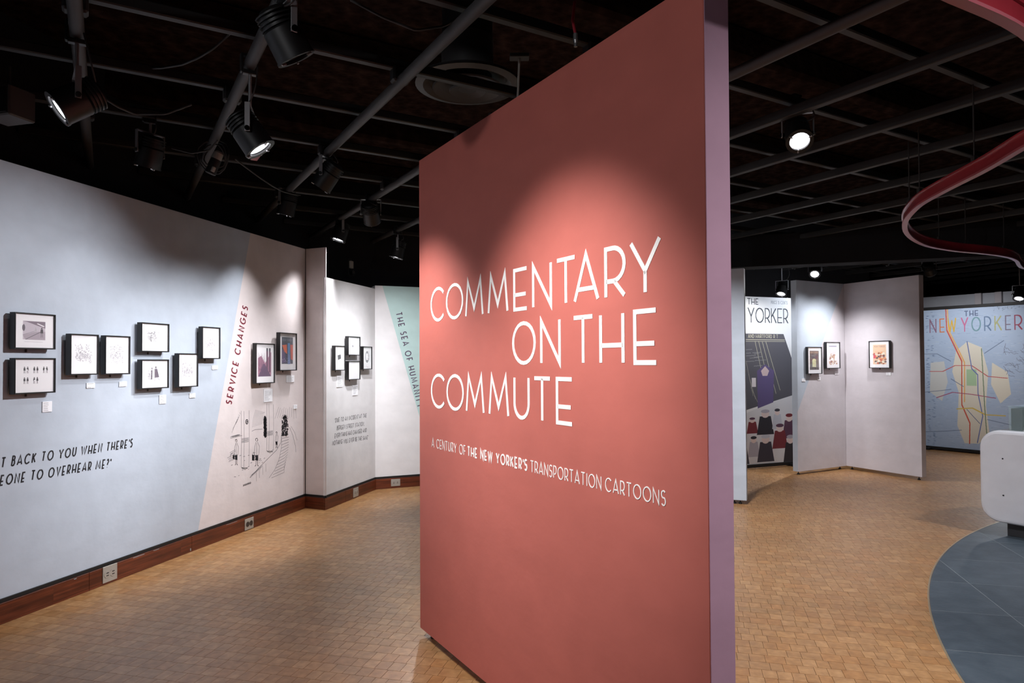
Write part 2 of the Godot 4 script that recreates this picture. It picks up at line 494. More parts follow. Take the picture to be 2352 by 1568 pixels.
func drawing(kind: String, w: int, h: int) -> Image:
	var rng := RandomNumberGenerator.new()
	rng.seed = hash(kind)
	var paper := c8(241, 239, 241)
	var im := blank(w, h, paper)
	var ink := c8(52, 48, 56)
	var pale := c8(140, 134, 142)
	var W := float(w)
	var H := float(h)
	match kind:
		"platform":
			var box := Rect2(W * .2, H * .2, W * .58, H * .56)
			im.fill_rect(Rect2i(box), c8(196, 186, 196))
			im_poly(im, [Vector2(W * .2, H * .2), Vector2(W * .78, H * .2), Vector2(W * .78, H * .4), Vector2(W * .3, H * .22)], c8(122, 106, 120))
			im_poly(im, [Vector2(W * .58, H * .25), Vector2(W * .76, H * .33), Vector2(W * .74, H * .36), Vector2(W * .56, H * .27)], c8(236, 232, 236))
			im_poly(im, [Vector2(W * .2, H * .62), Vector2(W * .5, H * .52), Vector2(W * .78, H * .5), Vector2(W * .78, H * .76), Vector2(W * .26, H * .76)], c8(170, 158, 168))
			im_line(im, Vector2(W * .28, H * .75), Vector2(W * .66, H * .52), 2, ink)
			im_line(im, Vector2(W * .2, H * .62), Vector2(W * .5, H * .5), 1, ink)
			im_oval(im, Vector2(W * .22, H * .4), Vector2(W * .035, H * .1), c8(86, 76, 86))
			figure(im, W * .53, H * .58, H * .2, c8(178, 172, 178))
			figure(im, W * .69, H * .68, H * .3, c8(56, 48, 56), 2)
			im_line(im, Vector2(W * .24, H * .83), Vector2(W * .72, H * .83), 1, pale)
		"five":
			for k in 5:
				var cx := W * (.28 + .25 * (k % 3))
				var cy := H * (.42 if k < 3 else .74)
				figure(im, cx - W * .035, cy, H * .2, c8(44, 42, 46), 2)
				figure(im, cx + W * .045, cy, H * .2, c8(44, 42, 46), 2)
				if k % 2 == 0:
					im.fill_rect(Rect2i(int(cx - W * .01 * k), int(cy - H * .11), int(W * .06), int(H * .035)), paper)
		"two":
			im_poly(im, [Vector2(W * .5, H * .3), Vector2(W * .6, H * .3), Vector2(W * .68, H * .62), Vector2(W * .5, H * .64)], c8(84, 66, 84))
			im_line(im, Vector2(W * .54, H * .62), Vector2(W * .5, H * .78), 3, pale)
			im_line(im, Vector2(W * .6, H * .62), Vector2(W * .7, H * .74), 3, pale)
			im_poly(im, [Vector2(W * .37, H * .35), Vector2(W * .42, H * .35), Vector2(W * .41, H * .7), Vector2(W * .36, H * .7)], c8(70, 56, 72))
			im_oval(im, Vector2(W * .55, H * .25), Vector2(W * .025, H * .04), c8(60, 50, 60))
			im_oval(im, Vector2(W * .4, H * .29), Vector2(W * .025, H * .04), c8(120, 110, 120))
			scribble(im, Rect2(W * .24, H * .3, W * .12, H * .42), 22, pale, rng)
			im_line(im, Vector2(W * .32, H * .19), Vector2(W * .66, H * .19), 1, pale)
		"street":
			scribble(im, Rect2(W * .2, H * .25, W * .6, H * .25), 26, pale, rng, 10)
			scribble(im, Rect2(W * .25, H * .3, W * .28, H * .36), 60, ink, rng, 9)
			im_line(im, Vector2(W * .25, H * .8), Vector2(W * .75, H * .8), 1, pale)
		"crowd", "shop", "subway", "hats":
			var top := .24 if kind != "hats" else .3
			scribble(im, Rect2(W * .2, H * top, W * .6, H * .48), 90, pale, rng, 12)
			scribble(im, Rect2(W * .28, H * (top + .16), W * .36, H * .2), 60, ink, rng, 8)
			for k in 6:
				figure(im, W * (.24 + .1 * k), H * (.62 + .05 * (k % 2)), H * .16, c8(186, 182, 188))
			if kind == "shop":
				im_line(im, Vector2(W * .2, H * .28), Vector2(W * .72, H * .28), 1, ink)
				im_line(im, Vector2(W * .2, H * .34), Vector2(W * .72, H * .34), 1, ink)
			if kind == "subway":
				for k in 5:
					im_line(im, Vector2(W * (.22 + .12 * k), H * .3), Vector2(W * (.24 + .12 * k), H * .74), 2, c8(150, 138, 152))
		"bus":
			im_poly(im, [Vector2(W * .3, H * .38), Vector2(W * .62, H * .34), Vector2(W * .66, H * .52), Vector2(W * .34, H * .58)], c8(70, 68, 74))
			scribble(im, Rect2(W * .3, H * .3, W * .45, H * .35), 40, ink, rng, 8)
		"cup":
			im_line(im, Vector2(W * .3, H * .5), Vector2(W * .62, H * .42), 2, pale)
			im_oval(im, Vector2(W * .42, H * .52), Vector2(W * .06, H * .06), pale)
			scribble(im, Rect2(W * .3, H * .32, W * .4, H * .28), 12, pale, rng, 8)
		"note":
			scribble(im, Rect2(W * .4, H * .35, W * .2, H * .2), 6, c8(214, 212, 214), rng, 8)
		"car":
			im_oval(im, Vector2(W * .5, H * .45), Vector2(W * .22, H * .27), c8(78, 78, 82))
			im_oval(im, Vector2(W * .5, H * .45), Vector2(W * .17, H * .22), paper)
			im.fill_rect(Rect2i(int(W * .36), int(H * .22), int(W * .28), int(H * .07)), c8(150, 150, 154))
			im.fill_rect(Rect2i(int(W * .34), int(H * .6), int(W * .32), int(H * .06)), c8(110, 110, 114))
		"towers":   # a rose-coloured street of towers, as a generic stand-in
			var b := Rect2(W * .12, H * .1, W * .74, H * .74)
			im_poly(im, [Vector2(b.position.x, H * .84), Vector2(b.position.x, H * .36), Vector2(W * .3, H * .3), Vector2(W * .5, H * .5), Vector2(W * .86, H * .2), Vector2(W * .86, H * .84)], c8(168, 112, 138))
			for k in 7:
				var x := W * (.13 + .055 * k)
				im_poly(im, [Vector2(x, H * .7), Vector2(x + W * .02, H * (.22 + .05 * (k % 3))), Vector2(x + W * .045, H * .7)], c8(126 - 6 * (k % 3), 76, 104))
			for k in 2:
				im.fill_rect(Rect2i(int(W * (.58 + .15 * k)), int(H * .12), int(W * .1), int(H * .62)), c8(104, 58, 88))
				im.fill_rect(Rect2i(int(W * (.58 + .15 * k)), int(H * .1), int(W * .1), int(H * .08)), c8(60, 58, 70))
			im_poly(im, [Vector2(W * .14, H * .84), Vector2(W * .4, H * .52), Vector2(W * .5, H * .52), Vector2(W * .84, H * .84)], c8(88, 54, 92))
			for k in 6:
				im_line(im, Vector2(W * (.2 + .11 * k), H * .84), Vector2(W * (.43 + .012 * k), H * .55), 1, c8(150, 106, 150))
			scribble(im, Rect2(W * .14, H * .55, W * .14, H * .2), 30, c8(222, 150, 170), rng, 7)
		"canyon":   # dark top band over orange and blue verticals
			im.fill_rect(Rect2i(int(W * .14), int(H * .1), int(W * .68), int(H * .74)), c8(48, 50, 78))
			im.fill_rect(Rect2i(int(W * .14), int(H * .1), int(W * .68), int(H * .16)), c8(52, 58, 74))
			im_text(im, "NEW YORKER", Vector2(W * .2, H * .21), H * .07, W * .55, 2, c8(128, 134, 150))
			im.fill_rect(Rect2i(int(W * .5), int(H * .26), int(W * .13), int(H * .3)), c8(80, 138, 190))
			im_poly(im, [Vector2(W * .16, H * .32), Vector2(W * .44, H * .3), Vector2(W * .46, H * .56), Vector2(W * .3, H * .5)], c8(226, 108, 66))
			im_poly(im, [Vector2(W * .66, H * .3), Vector2(W * .82, H * .3), Vector2(W * .82, H * .74), Vector2(W * .7, H * .7)], c8(206, 78, 52))
			im_poly(im, [Vector2(W * .15, H * .42), Vector2(W * .34, H * .52), Vector2(W * .4, H * .8), Vector2(W * .15, H * .8)], c8(92, 70, 118))
			im_poly(im, [Vector2(W * .5, H * .56), Vector2(W * .62, H * .56), Vector2(W * .66, H * .84), Vector2(W * .5, H * .84)], c8(112, 134, 186))
			scribble(im, Rect2(W * .18, H * .68, W * .5, H * .13), 40, c8(226, 220, 230), rng, 8)
		"night":   # dark cover with one lit doorway
			im.fill_rect(Rect2i(int(W * .15), int(H * .13), int(W * .68), int(H * .74)), c8(74, 64, 68))
			im_text(im, "NEW YORKER", Vector2(W * .2, H * .22), H * .06, W * .58, 2, c8(200, 150, 120))
			im.fill_rect(Rect2i(int(W * .3), int(H * .27), int(W * .4), int(H * .14)), c8(60, 54, 72))
			im_oval(im, Vector2(W * .48, H * .5), Vector2(W * .14, H * .07), c8(206, 206, 160))
			im.fill_rect(Rect2i(int(W * .34), int(H * .5), int(W * .28), int(H * .26)), c8(198, 198, 152))
			scribble(im, Rect2(W * .18, H * .68, W * .6, H * .17), 40, c8(110, 92, 84), rng, 8)
		"arch":   # light arched hall over a warm crowd
			im_oval(im, Vector2(W * .5, H * .3), Vector2(W * .32, H * .17), c8(236, 222, 222))
			im.fill_rect(Rect2i(int(W * .2), int(H * .12), int(W * .6), int(H * .05)), c8(150, 150, 170))
			for k in 44:
				var cs := [c8(186, 132, 96), c8(150, 96, 84), c8(226, 204, 176), c8(204, 160, 128), c8(240, 232, 226)]
				im_oval(im, Vector2(W * rng.randf_range(.22, .8), H * rng.randf_range(.47, .86)), Vector2(W * .05, H * .035), cs[k % 5])
		"market":   # warm, busy crowd colours
			im.fill_rect(Rect2i(int(W * .17), int(H * .12), int(W * .68), int(H * .76)), c8(228, 190, 154))
			im_text(im, "NEW YORKER", Vector2(W * .24, H * .22), H * .06, W * .54, 2, c8(150, 104, 88))
			for k in 60:
				var cs := [c8(196, 84, 62), c8(222, 214, 196), c8(160, 88, 52), c8(232, 150, 92), c8(92, 60, 56), c8(236, 226, 206)]
				im_oval(im, Vector2(W * rng.randf_range(.21, .81), H * rng.randf_range(.42, .85)), Vector2(W * .055, H * .038), cs[k % 6])
			im.fill_rect(Rect2i(int(W * .19), int(H * .52), int(W * .12), int(H * .13)), c8(210, 48, 72))
	return im

# ---------------------------------------------------------------- builders
# box frame on a wall; px = [front left x, front right x, left top y, left bottom y, right top y, right bottom y]
func framed(w: Transform3D, px: Array, kind: String, called: String, label: String, group: String) -> void:
	var off := 0.055
	var a := on_wall2(w, px[0], px[2], off)
	var b := on_wall2(w, px[0], px[3], off)
	var c := on_wall2(w, px[1], px[4], off)
	var d := on_wall2(w, px[1], px[5], off)
	var u0 := (a.x + b.x) * 0.5
	var u1 := (c.x + d.x) * 0.5
	var v1 := (a.y + c.y) * 0.5
	var v0 := (b.y + d.y) * 0.5
	var s := Vector2(u1 - u0, v1 - v0)
	var t := thing(called, label, "picture", w * Transform3D(Basis(), Vector3(u0 + s.x * 0.5, v0, 0)), group)
	var dep := 0.043
	var rail := 0.008
	var z := off - dep * 0.5
	var mb := MB.new()
	for sg in [-1, 1]:
		mb.at_box(Vector3(sg * (s.x - rail) * 0.5, s.y * 0.5, z), Vector3(rail, s.y, dep), 0.0015)
		mb.at_box(Vector3(0, s.y * 0.5 + sg * (s.y - rail) * 0.5, z), Vector3(s.x - 2 * rail + 0.002, rail, dep), 0.0015)
	part("moulding", mb, M.frame, t, "deep black frame moulding")
	mb = MB.new()
	mb.at_box(Vector3(0, s.y * 0.5, off - 0.014), Vector3(s.x - 2 * rail, s.y - 2 * rail, 0.003))
	part("mat_board", mb, M.mat_board, t, "white mat board")
	mb = MB.new()
	var in_x := s.x * 0.5 - rail - 0.001
	var in_y := rail + 0.001
	var z1 := off - 0.0118
	mb.quad_uv(Vector3(-in_x, in_y, z1), Vector3(in_x, in_y, z1), Vector3(in_x, s.y - in_y, z1), Vector3(-in_x, s.y - in_y, z1))
	part("print", mb, print_material(drawing(kind, 240, int(240 * s.y / s.x))), t)
	mb = MB.new()
	mb.at_box(Vector3(0, s.y * 0.5, off - 0.006), Vector3(s.x - 2 * rail, s.y - 2 * rail, 0.002))
	part("glazing", mb, M.glazing, t, "clear glazing")
	for sx in [-0.3, 0.3]:
		mb = MB.new()
		mb.at_box(Vector3(s.x * sx, s.y * 0.8, 0.006), Vector3(0.05, 0.03, 0.012))
		part("hanger", mb, M.steel, t)
	mb = MB.new()
	mb.at_box(Vector3(-s.x * 0.08, -0.006, 0.002), Vector3(0.014, 0.026, 0.003), 0.0005)
	mb.lathe(Transform3D(Basis(), Vector3(-s.x * 0.08, -0.012, 0.003)), [Vector2(0.004, 0), Vector2(0.004, 0.003), Vector2(0, 0.0035)], 8)
	part("security_clip", mb, M.plate_dark, t)
func card(w: Transform3D, x0: float, x1: float, y0: float, y1: float, label: String) -> void:
	var a := on_wall2(w, x0, y0)
	var b := on_wall2(w, x1, y1)
	var c := on_wall2(w, (x0 + x1) * 0.5, y0)
	var d := on_wall2(w, (x0 + x1) * 0.5, y1)
	var s := Vector2(b.x - a.x, c.y - d.y)
	var t := thing("caption_card", label, "caption card", w * Transform3D(Basis(), Vector3(a.x, d.y, 0)), "white caption cards")
	var mb := MB.new()
	mb.at_box(Vector3(s.x * 0.5, s.y * 0.5, 0.0032), Vector3(s.x, s.y, 0.006), 0.0008)
	part("board", mb, M.card, t)
	mb = MB.new()
	var rows := int(clampf(s.y / 0.013, 2, 9))
	var rng := RandomNumberGenerator.new()
	rng.seed = int(x0)
	for k in rows:
		var yy := s.y * (0.84 - 0.7 * k / maxf(1, rows - 1))
		mb.stroke(PackedVector2Array([Vector2(s.x * .1, yy), Vector2(s.x * rng.randf_range(.45, .9), yy)]), 0.0022, 0.0062, 0.0065)
	part("caption_lines", mb, M.ink_soft, t)
func outlet(w: Transform3D, x0: float, x1: float, y0: float, y1: float, label: String, off: float, dark := false) -> void:
	var a := on_wall2(w, x0, y0, off)
	var b := on_wall2(w, x1, y1, off)
	var s := Vector2(b.x - a.x, a.y - b.y)
	var mid := (a + b) * 0.5
	var t := thing("power_outlet", label, "outlet", w * Transform3D(Basis(), Vector3(mid.x, mid.y, off)), "outlets in the baseboard")
	var mb := MB.new()
	mb.at_box(Vector3(0, 0, 0.003), Vector3(s.x, s.y, 0.006), 0.002)
	part("cover_plate", mb, M.plate, t)
	for sg in [-1, 1]:
		mb = MB.new()
		mb.lathe(Transform3D(Basis(), Vector3(sg * s.x * 0.2, 0, 0.006)), [Vector2(s.y * .24, 0), Vector2(s.y * .24, 0.002), Vector2(0, 0.0022)], 16)
		var so := part("socket", mb, M.plate_dark if dark else M.plate, t)
		mb = MB.new()
		for q in [-0.2, 0.2]:
			mb.at_box(Vector3(sg * s.x * 0.2, q * s.y * 0.4, 0.0085), Vector3(s.y * .18, s.y * .05, 0.001))
		part("slot", mb, M.ink, so)
	mb = MB.new()
	mb.lathe(Transform3D(Basis(), Vector3(0, 0, 0.006)), [Vector2(0.004, 0), Vector2(0.004, 0.001), Vector2(0, 0.0015)], 8)
	part("screw", mb, M.steel, t)
func foot_mesh() -> MB:
	var mb := MB.new()
	var up := Transform3D(Basis(Vector3.RIGHT, -PI / 2), Vector3.ZERO)
	mb.lathe(up, [Vector2(0, 0), Vector2(0.017, 0), Vector2(0.018, 0.004), Vector2(0.016, 0.014), Vector2(0.009, 0.019), Vector2(0.005, 0.021), Vector2(0.005, 0.052)], 14)
	return mb
# freestanding partition: w has its origin at the left end of the visible face; front face at z = 0, body behind
func partition(called: String, label: String, w: Transform3D, width: float, y0: float, y1: float, thick: float, m: Material, feet: Array, category := "partition") -> Node3D:
	var t := thing(called, label, category, w)
	var mb := MB.new()
	mb.at_box(Vector3(width * 0.5, (y0 + y1) * 0.5, -thick * 0.5), Vector3(width, y1 - y0, thick), 0.0025)
	part("panel", mb, m, t)
	for x in feet:
		var f := part("levelling_foot", foot_mesh(), M.rubber, t, "black levelling foot")
		f.position = Vector3(x, 0, -thick * 0.5)
	return t

var lamp_no := 0
# spotlight: body centre p, aimed at q, hung from a pipe or bar at height top
func spotlight(p: Vector3, q: Vector3, top: float, label: String, energy: float, half: float, blend := 1.0, lens := true, free := true, tint := Color(0.985, 0.985, 1.0)) -> void:
	# hang from the nearest pipe or crossbar
	if free:
		var ka := p.dot(AX)
		var kb := p.dot(BX)
		var da := 2.02 + GRID * roundf((ka - 2.02) / GRID) - ka
		var db := -0.13 + GRID * roundf((kb + 0.13) / GRID) - kb
		if absf(da) < absf(db):
			p += AX * da
			top = 3.19
		else:
			p += BX * db
			top = 3.1
	var t := thing("spotlight", label, "spotlight", Transform3D(Basis(), p), "black spotlights on the ceiling pipes")
	var d := (q - p).normalized()
	var x := Vector3.UP.cross(d).normalized()
	var bs := Basis(x, d.cross(x), d)
	var xf := Transform3D(bs, Vector3.ZERO)
	var mb := MB.new()
	mb.lathe(xf, [Vector2(0, -0.115), Vector2(0.05, -0.115), Vector2(0.066, -0.1), Vector2(0.07, -0.04), Vector2(0.078, -0.03), Vector2(0.08, 0.085), Vector2(0.074, 0.09), Vector2(0.06, 0.078), Vector2(0, 0.078)], 20)
	part("housing", mb, M.lamp_black, t)
	for k in 4:
		mb = MB.new()
		mb.lathe(xf, [Vector2(0.066, -0.098 + 0.017 * k), Vector2(0.079, -0.098 + 0.017 * k), Vector2(0.079, -0.092 + 0.017 * k), Vector2(0.066, -0.092 + 0.017 * k)], 16)
		part("cooling_fin", mb, M.lamp_black, t)
	mb = MB.new()
	mb.lathe(xf, [Vector2(0.06, 0.079), Vector2(0.04, 0.083), Vector2(0, 0.085)], 20)
	part("lens", mb, M.lens if lens else M.lens_dark, t, "glowing lens" if lens else "")
	mb = MB.new()
	mb.lathe(xf, [Vector2(0.06, 0.084), Vector2(0.06, 0.094), Vector2(0.083, 0.094), Vector2(0.083, 0.084)], 20)
	var ring := part("front_ring", mb, M.lamp_black, t)
	for k in 3:
		mb = MB.new()
		var aa := TAU * k / 3.0 + 0.5
		mb.box(Transform3D(bs * Basis(Vector3.BACK, aa), bs * Vector3(cos(aa) * 0.066, sin(aa) * 0.066, 0.098)), Vector3(0.022, 0.008, 0.008), 0.001)
		part("clip", mb, M.lamp_edge, ring)
	# yoke: a flat bar bent into a U over the housing
	mb = MB.new()
	for sg in [-1, 1]:
		mb.box(Transform3D(Basis(x, Vector3.UP, x.cross(Vector3.UP)), x * sg * 0.094 + Vector3(0, 0.058, 0)), Vector3(0.005, 0.145, 0.026), 0.001)
	mb.box(Transform3D(Basis(x, Vector3.UP, x.cross(Vector3.UP)), Vector3(0, 0.131, 0)), Vector3(0.193, 0.005, 0.026), 0.001)
	part("yoke", mb, M.lamp_edge, t, "flat steel yoke")
	for sg in [-1, 1]:
		mb = MB.new()
		mb.lathe(Transform3D(Basis(Vector3.UP.cross(x), Vector3.UP, x * sg), x * sg * 0.08), [Vector2(0.012, 0), Vector2(0.012, 0.026), Vector2(0, 0.028)], 10)
		part("pivot_knob", mb, M.lamp_black, t)
	mb = MB.new()
	var up := top - p.y
	mb.tube(PackedVector3Array([Vector3(0, 0.13, 0), Vector3(0, up - 0.04, 0)]), 0.009, 8)
	part("stem", mb, M.lamp_edge, t)
	mb = MB.new()
	mb.box(Transform3D(Basis(Vector3.UP, deg_to_rad(30.65)), Vector3(0, up - 0.045, 0)), Vector3(0.075, 0.022, 0.035), 0.003)
	mb.box(Transform3D(Basis(Vector3.UP, deg_to_rad(30.65)), Vector3(0, up, 0)) * Transform3D(Basis(), Vector3(-0.042, -0.005, 0)), Vector3(0.012, 0.09, 0.035), 0.003)
	mb.box(Transform3D(Basis(Vector3.UP, deg_to_rad(30.65)), Vector3(0, up, 0)) * Transform3D(Basis(), Vector3(-0.01, 0.042, 0)), Vector3(0.075, 0.012, 0.035), 0.003)
	part("pipe_clamp", mb, M.lamp_black, t)
	mb = MB.new()
	var loop := PackedVector3Array()
	for k in 9:
		var f := k / 8.0
		loop.append((xf * Vector3(0, 0.02, -0.112)).lerp(Vector3(0.05, up - 0.02, 0.03), f) + Vector3(0.05 * sin(PI * f), -0.05 * sin(PI * f), 0.07 * sin(PI * f)))
	mb.tube(loop, 0.004, 6)
	part("power_lead", mb, M.cable, t)
	if energy > 0.0:
		var l := SpotLight3D.new()
		l.name = "beam"
		t.add_child(l)
		l.transform = Transform3D(Basis(x, -d.cross(x), -d).orthonormalized(), d * 0.105)
		l.light_energy = energy
		l.light_color = tint
		l.spot_range = 30.0
		l.spot_attenuation = 2.0
		l.spot_angle = half
		l.spot_angle_attenuation = blend
		l.light_size = 0.045
		l.shadow_enabled = true

const GRID := 0.757
var AX := dir2(-30.65)     # ceiling pipes run this way (and the red partition)
var BX := dir2(59.35)      # crossbars run this way
func grid_point(a: float, b: float, y: float) -> Vector3:
	return AX * a + BX * b + Vector3.UP * y
func at_pipe(x: float, y: float, b: float) -> Vector3:   # where the pixel's ray passes under the pipe at offset b
	var d := ray(x, y)
	return EYE + d * (b / d.dot(BX))
func at_bar(x: float, y: float, a: float) -> Vector3:
	var d := ray(x, y)
	return EYE + d * (a / d.dot(AX))

func _ready() -> void:
	# ------------------------------------------------ camera, environment, exposure
	var cam := Camera3D.new()
	cam.name = "camera"
	cam.projection = Camera3D.PROJECTION_FRUSTUM
	cam.near = 0.05
	cam.far = 60.0
	cam.size = 0.05
	cam.frustum_offset = Vector2(0, 0.05 * 18.0 / FPX)
	cam.transform = Transform3D(cam_basis, EYE)
	add_child(cam)
	cam.current = true
	var we := WorldEnvironment.new()
	we.name = "environment"
	var env := Environment.new()
	env.background_mode = Environment.BG_COLOR
	env.background_color = Color.BLACK
	env.tonemap_mode = Environment.TONE_MAPPER_LINEAR
	env.tonemap_exposure = 1.0
	env.ssao_enabled = true
	env.ssil_enabled = true
	env.sdfgi_enabled = true
	we.environment = env
	add_child(we)

	make_materials()
	make_glyphs()

	# ------------------------------------------------ plan of the place, from the floor lines in the photograph
	var W0 := on_level(0, 1434)
	var W1 := on_level(701, 1166)
	var W2 := on_level(747.6, 1170.6)
	var W3 := on_level(862.5, 1123.8)
	var W4 := on_level(962.4, 1115.8)
	var WL := wall_frame(W0, W1)
	var WR := wall_frame(W1, W2)
	var WB := wall_frame(W2, W3)
	var WC := wall_frame(W3, W4)
	var len_l := W0.distance_to(W1)
	var len_r := W1.distance_to(W2)
	var len_b := W2.distance_to(W3)
	var len_c := 4.2

	build_shell(WL, WR, WB, WC, len_l, len_r, len_b, len_c)
	build_floor(WL, WC)
	build_ceiling(WL)

	# ------------------------------------------------ red title partition
	var RP := build_title_partition()

	# ------------------------------------------------ partitions and banners on the right
	var PB := wall_frame(on_level(1650, 1145, 0.045), on_level(1715, 1150, 0.045))
	var pb_w := on_wall2(PB, 1712, 900).x
	var PBs := PB * Transform3D(Basis(), Vector3(pb_w - 1.22, 0, 0))
	partition("partition", "plain blue-grey partition on small black feet behind the red one", PBs, 1.22, 0.045, 2.56, 0.09, M.slate_blue, [1.22 - 0.07, 1.22 - 0.13, 0.1])
	var Z0 := on_level(1834.5, 1083, 0.045)
	var Z1 := on_level(1943.8, 1069.3, 0.045)
	var Z2 := on_level(2118, 1096, 0.045)
	var ZA := wall_frame(Z0, Z1)
	var ZB := wall_frame(Z1, Z2)
	build_folding_screen(ZA, ZB, Z0.distance_to(Z1), Z1.distance_to(Z2))
	build_banners()

	# ------------------------------------------------ wall lettering and the line mural
	build_wall_lettering(WL, WB, WC)

	# ------------------------------------------------ pictures
	build_pictures(WL, WB, ZA, ZB)

	# ------------------------------------------------ console, rail, ceiling gear
	build_console()
	build_rail()
	build_ceiling_gear(WB, WC)
	build_spotlights(WL, WB, WC, RP, ZA, ZB)

# ---------------------------------------------------------------- setting
func wall_slab(called: String, label: String, w: Transform3D, x0: float, x1: float, y0: float, y1: float, thick: float, m: Material) -> Node3D:
	var s := structure(called, label, w)
	var mb := MB.new()
	mb.at_box(Vector3((x0 + x1) * 0.5, (y0 + y1) * 0.5, -thick * 0.5), Vector3(x1 - x0, y1 - y0, thick))
	part("slab", mb, m, s)
	return s
# wall whose face carries painted fields: regions = [[outline, material], ...]
func painted_wall(called: String, label: String, w: Transform3D, x0: float, x1: float, y1: float, thick: float, core: Material, regions: Array) -> Node3D:
	var s := structure(called, label, w)
	var mb := MB.new()
	mb.at_box(Vector3((x0 + x1) * 0.5, y1 * 0.5, -thick * 0.5 - 0.01), Vector3(x1 - x0, y1, thick - 0.02))
	part("core", mb, core, s)
	for r in regions:
		mb = MB.new()
		mb.prism(PackedVector2Array(r[0]), -0.02, 0.0)
		part("painted_field", mb, r[1], s, r[2])
	return s
func baseboard(called: String, label: String, w: Transform3D, x0: float, x1: float, joints: Array, h := 0.125) -> void:
	var s := structure(called, label, w)
	var xs := [x0] + joints + [x1]
	for i in xs.size() - 1:
		var mb := MB.new()
		mb.at_box(Vector3((xs[i] + xs[i + 1]) * 0.5, h * 0.5, -0.003), Vector3(xs[i + 1] - xs[i] - 0.0015, h, 0.024), 0.002)
		part("board", mb, M.base_wood, s)
	var mb2 := MB.new()
	mb2.at_box(Vector3((x0 + x1) * 0.5, h + 0.012, -0.006), Vector3(x1 - x0, 0.024, 0.014), 0.001)
	part("top_strip", mb2, M.black_trim, s, "black strip above the baseboard")

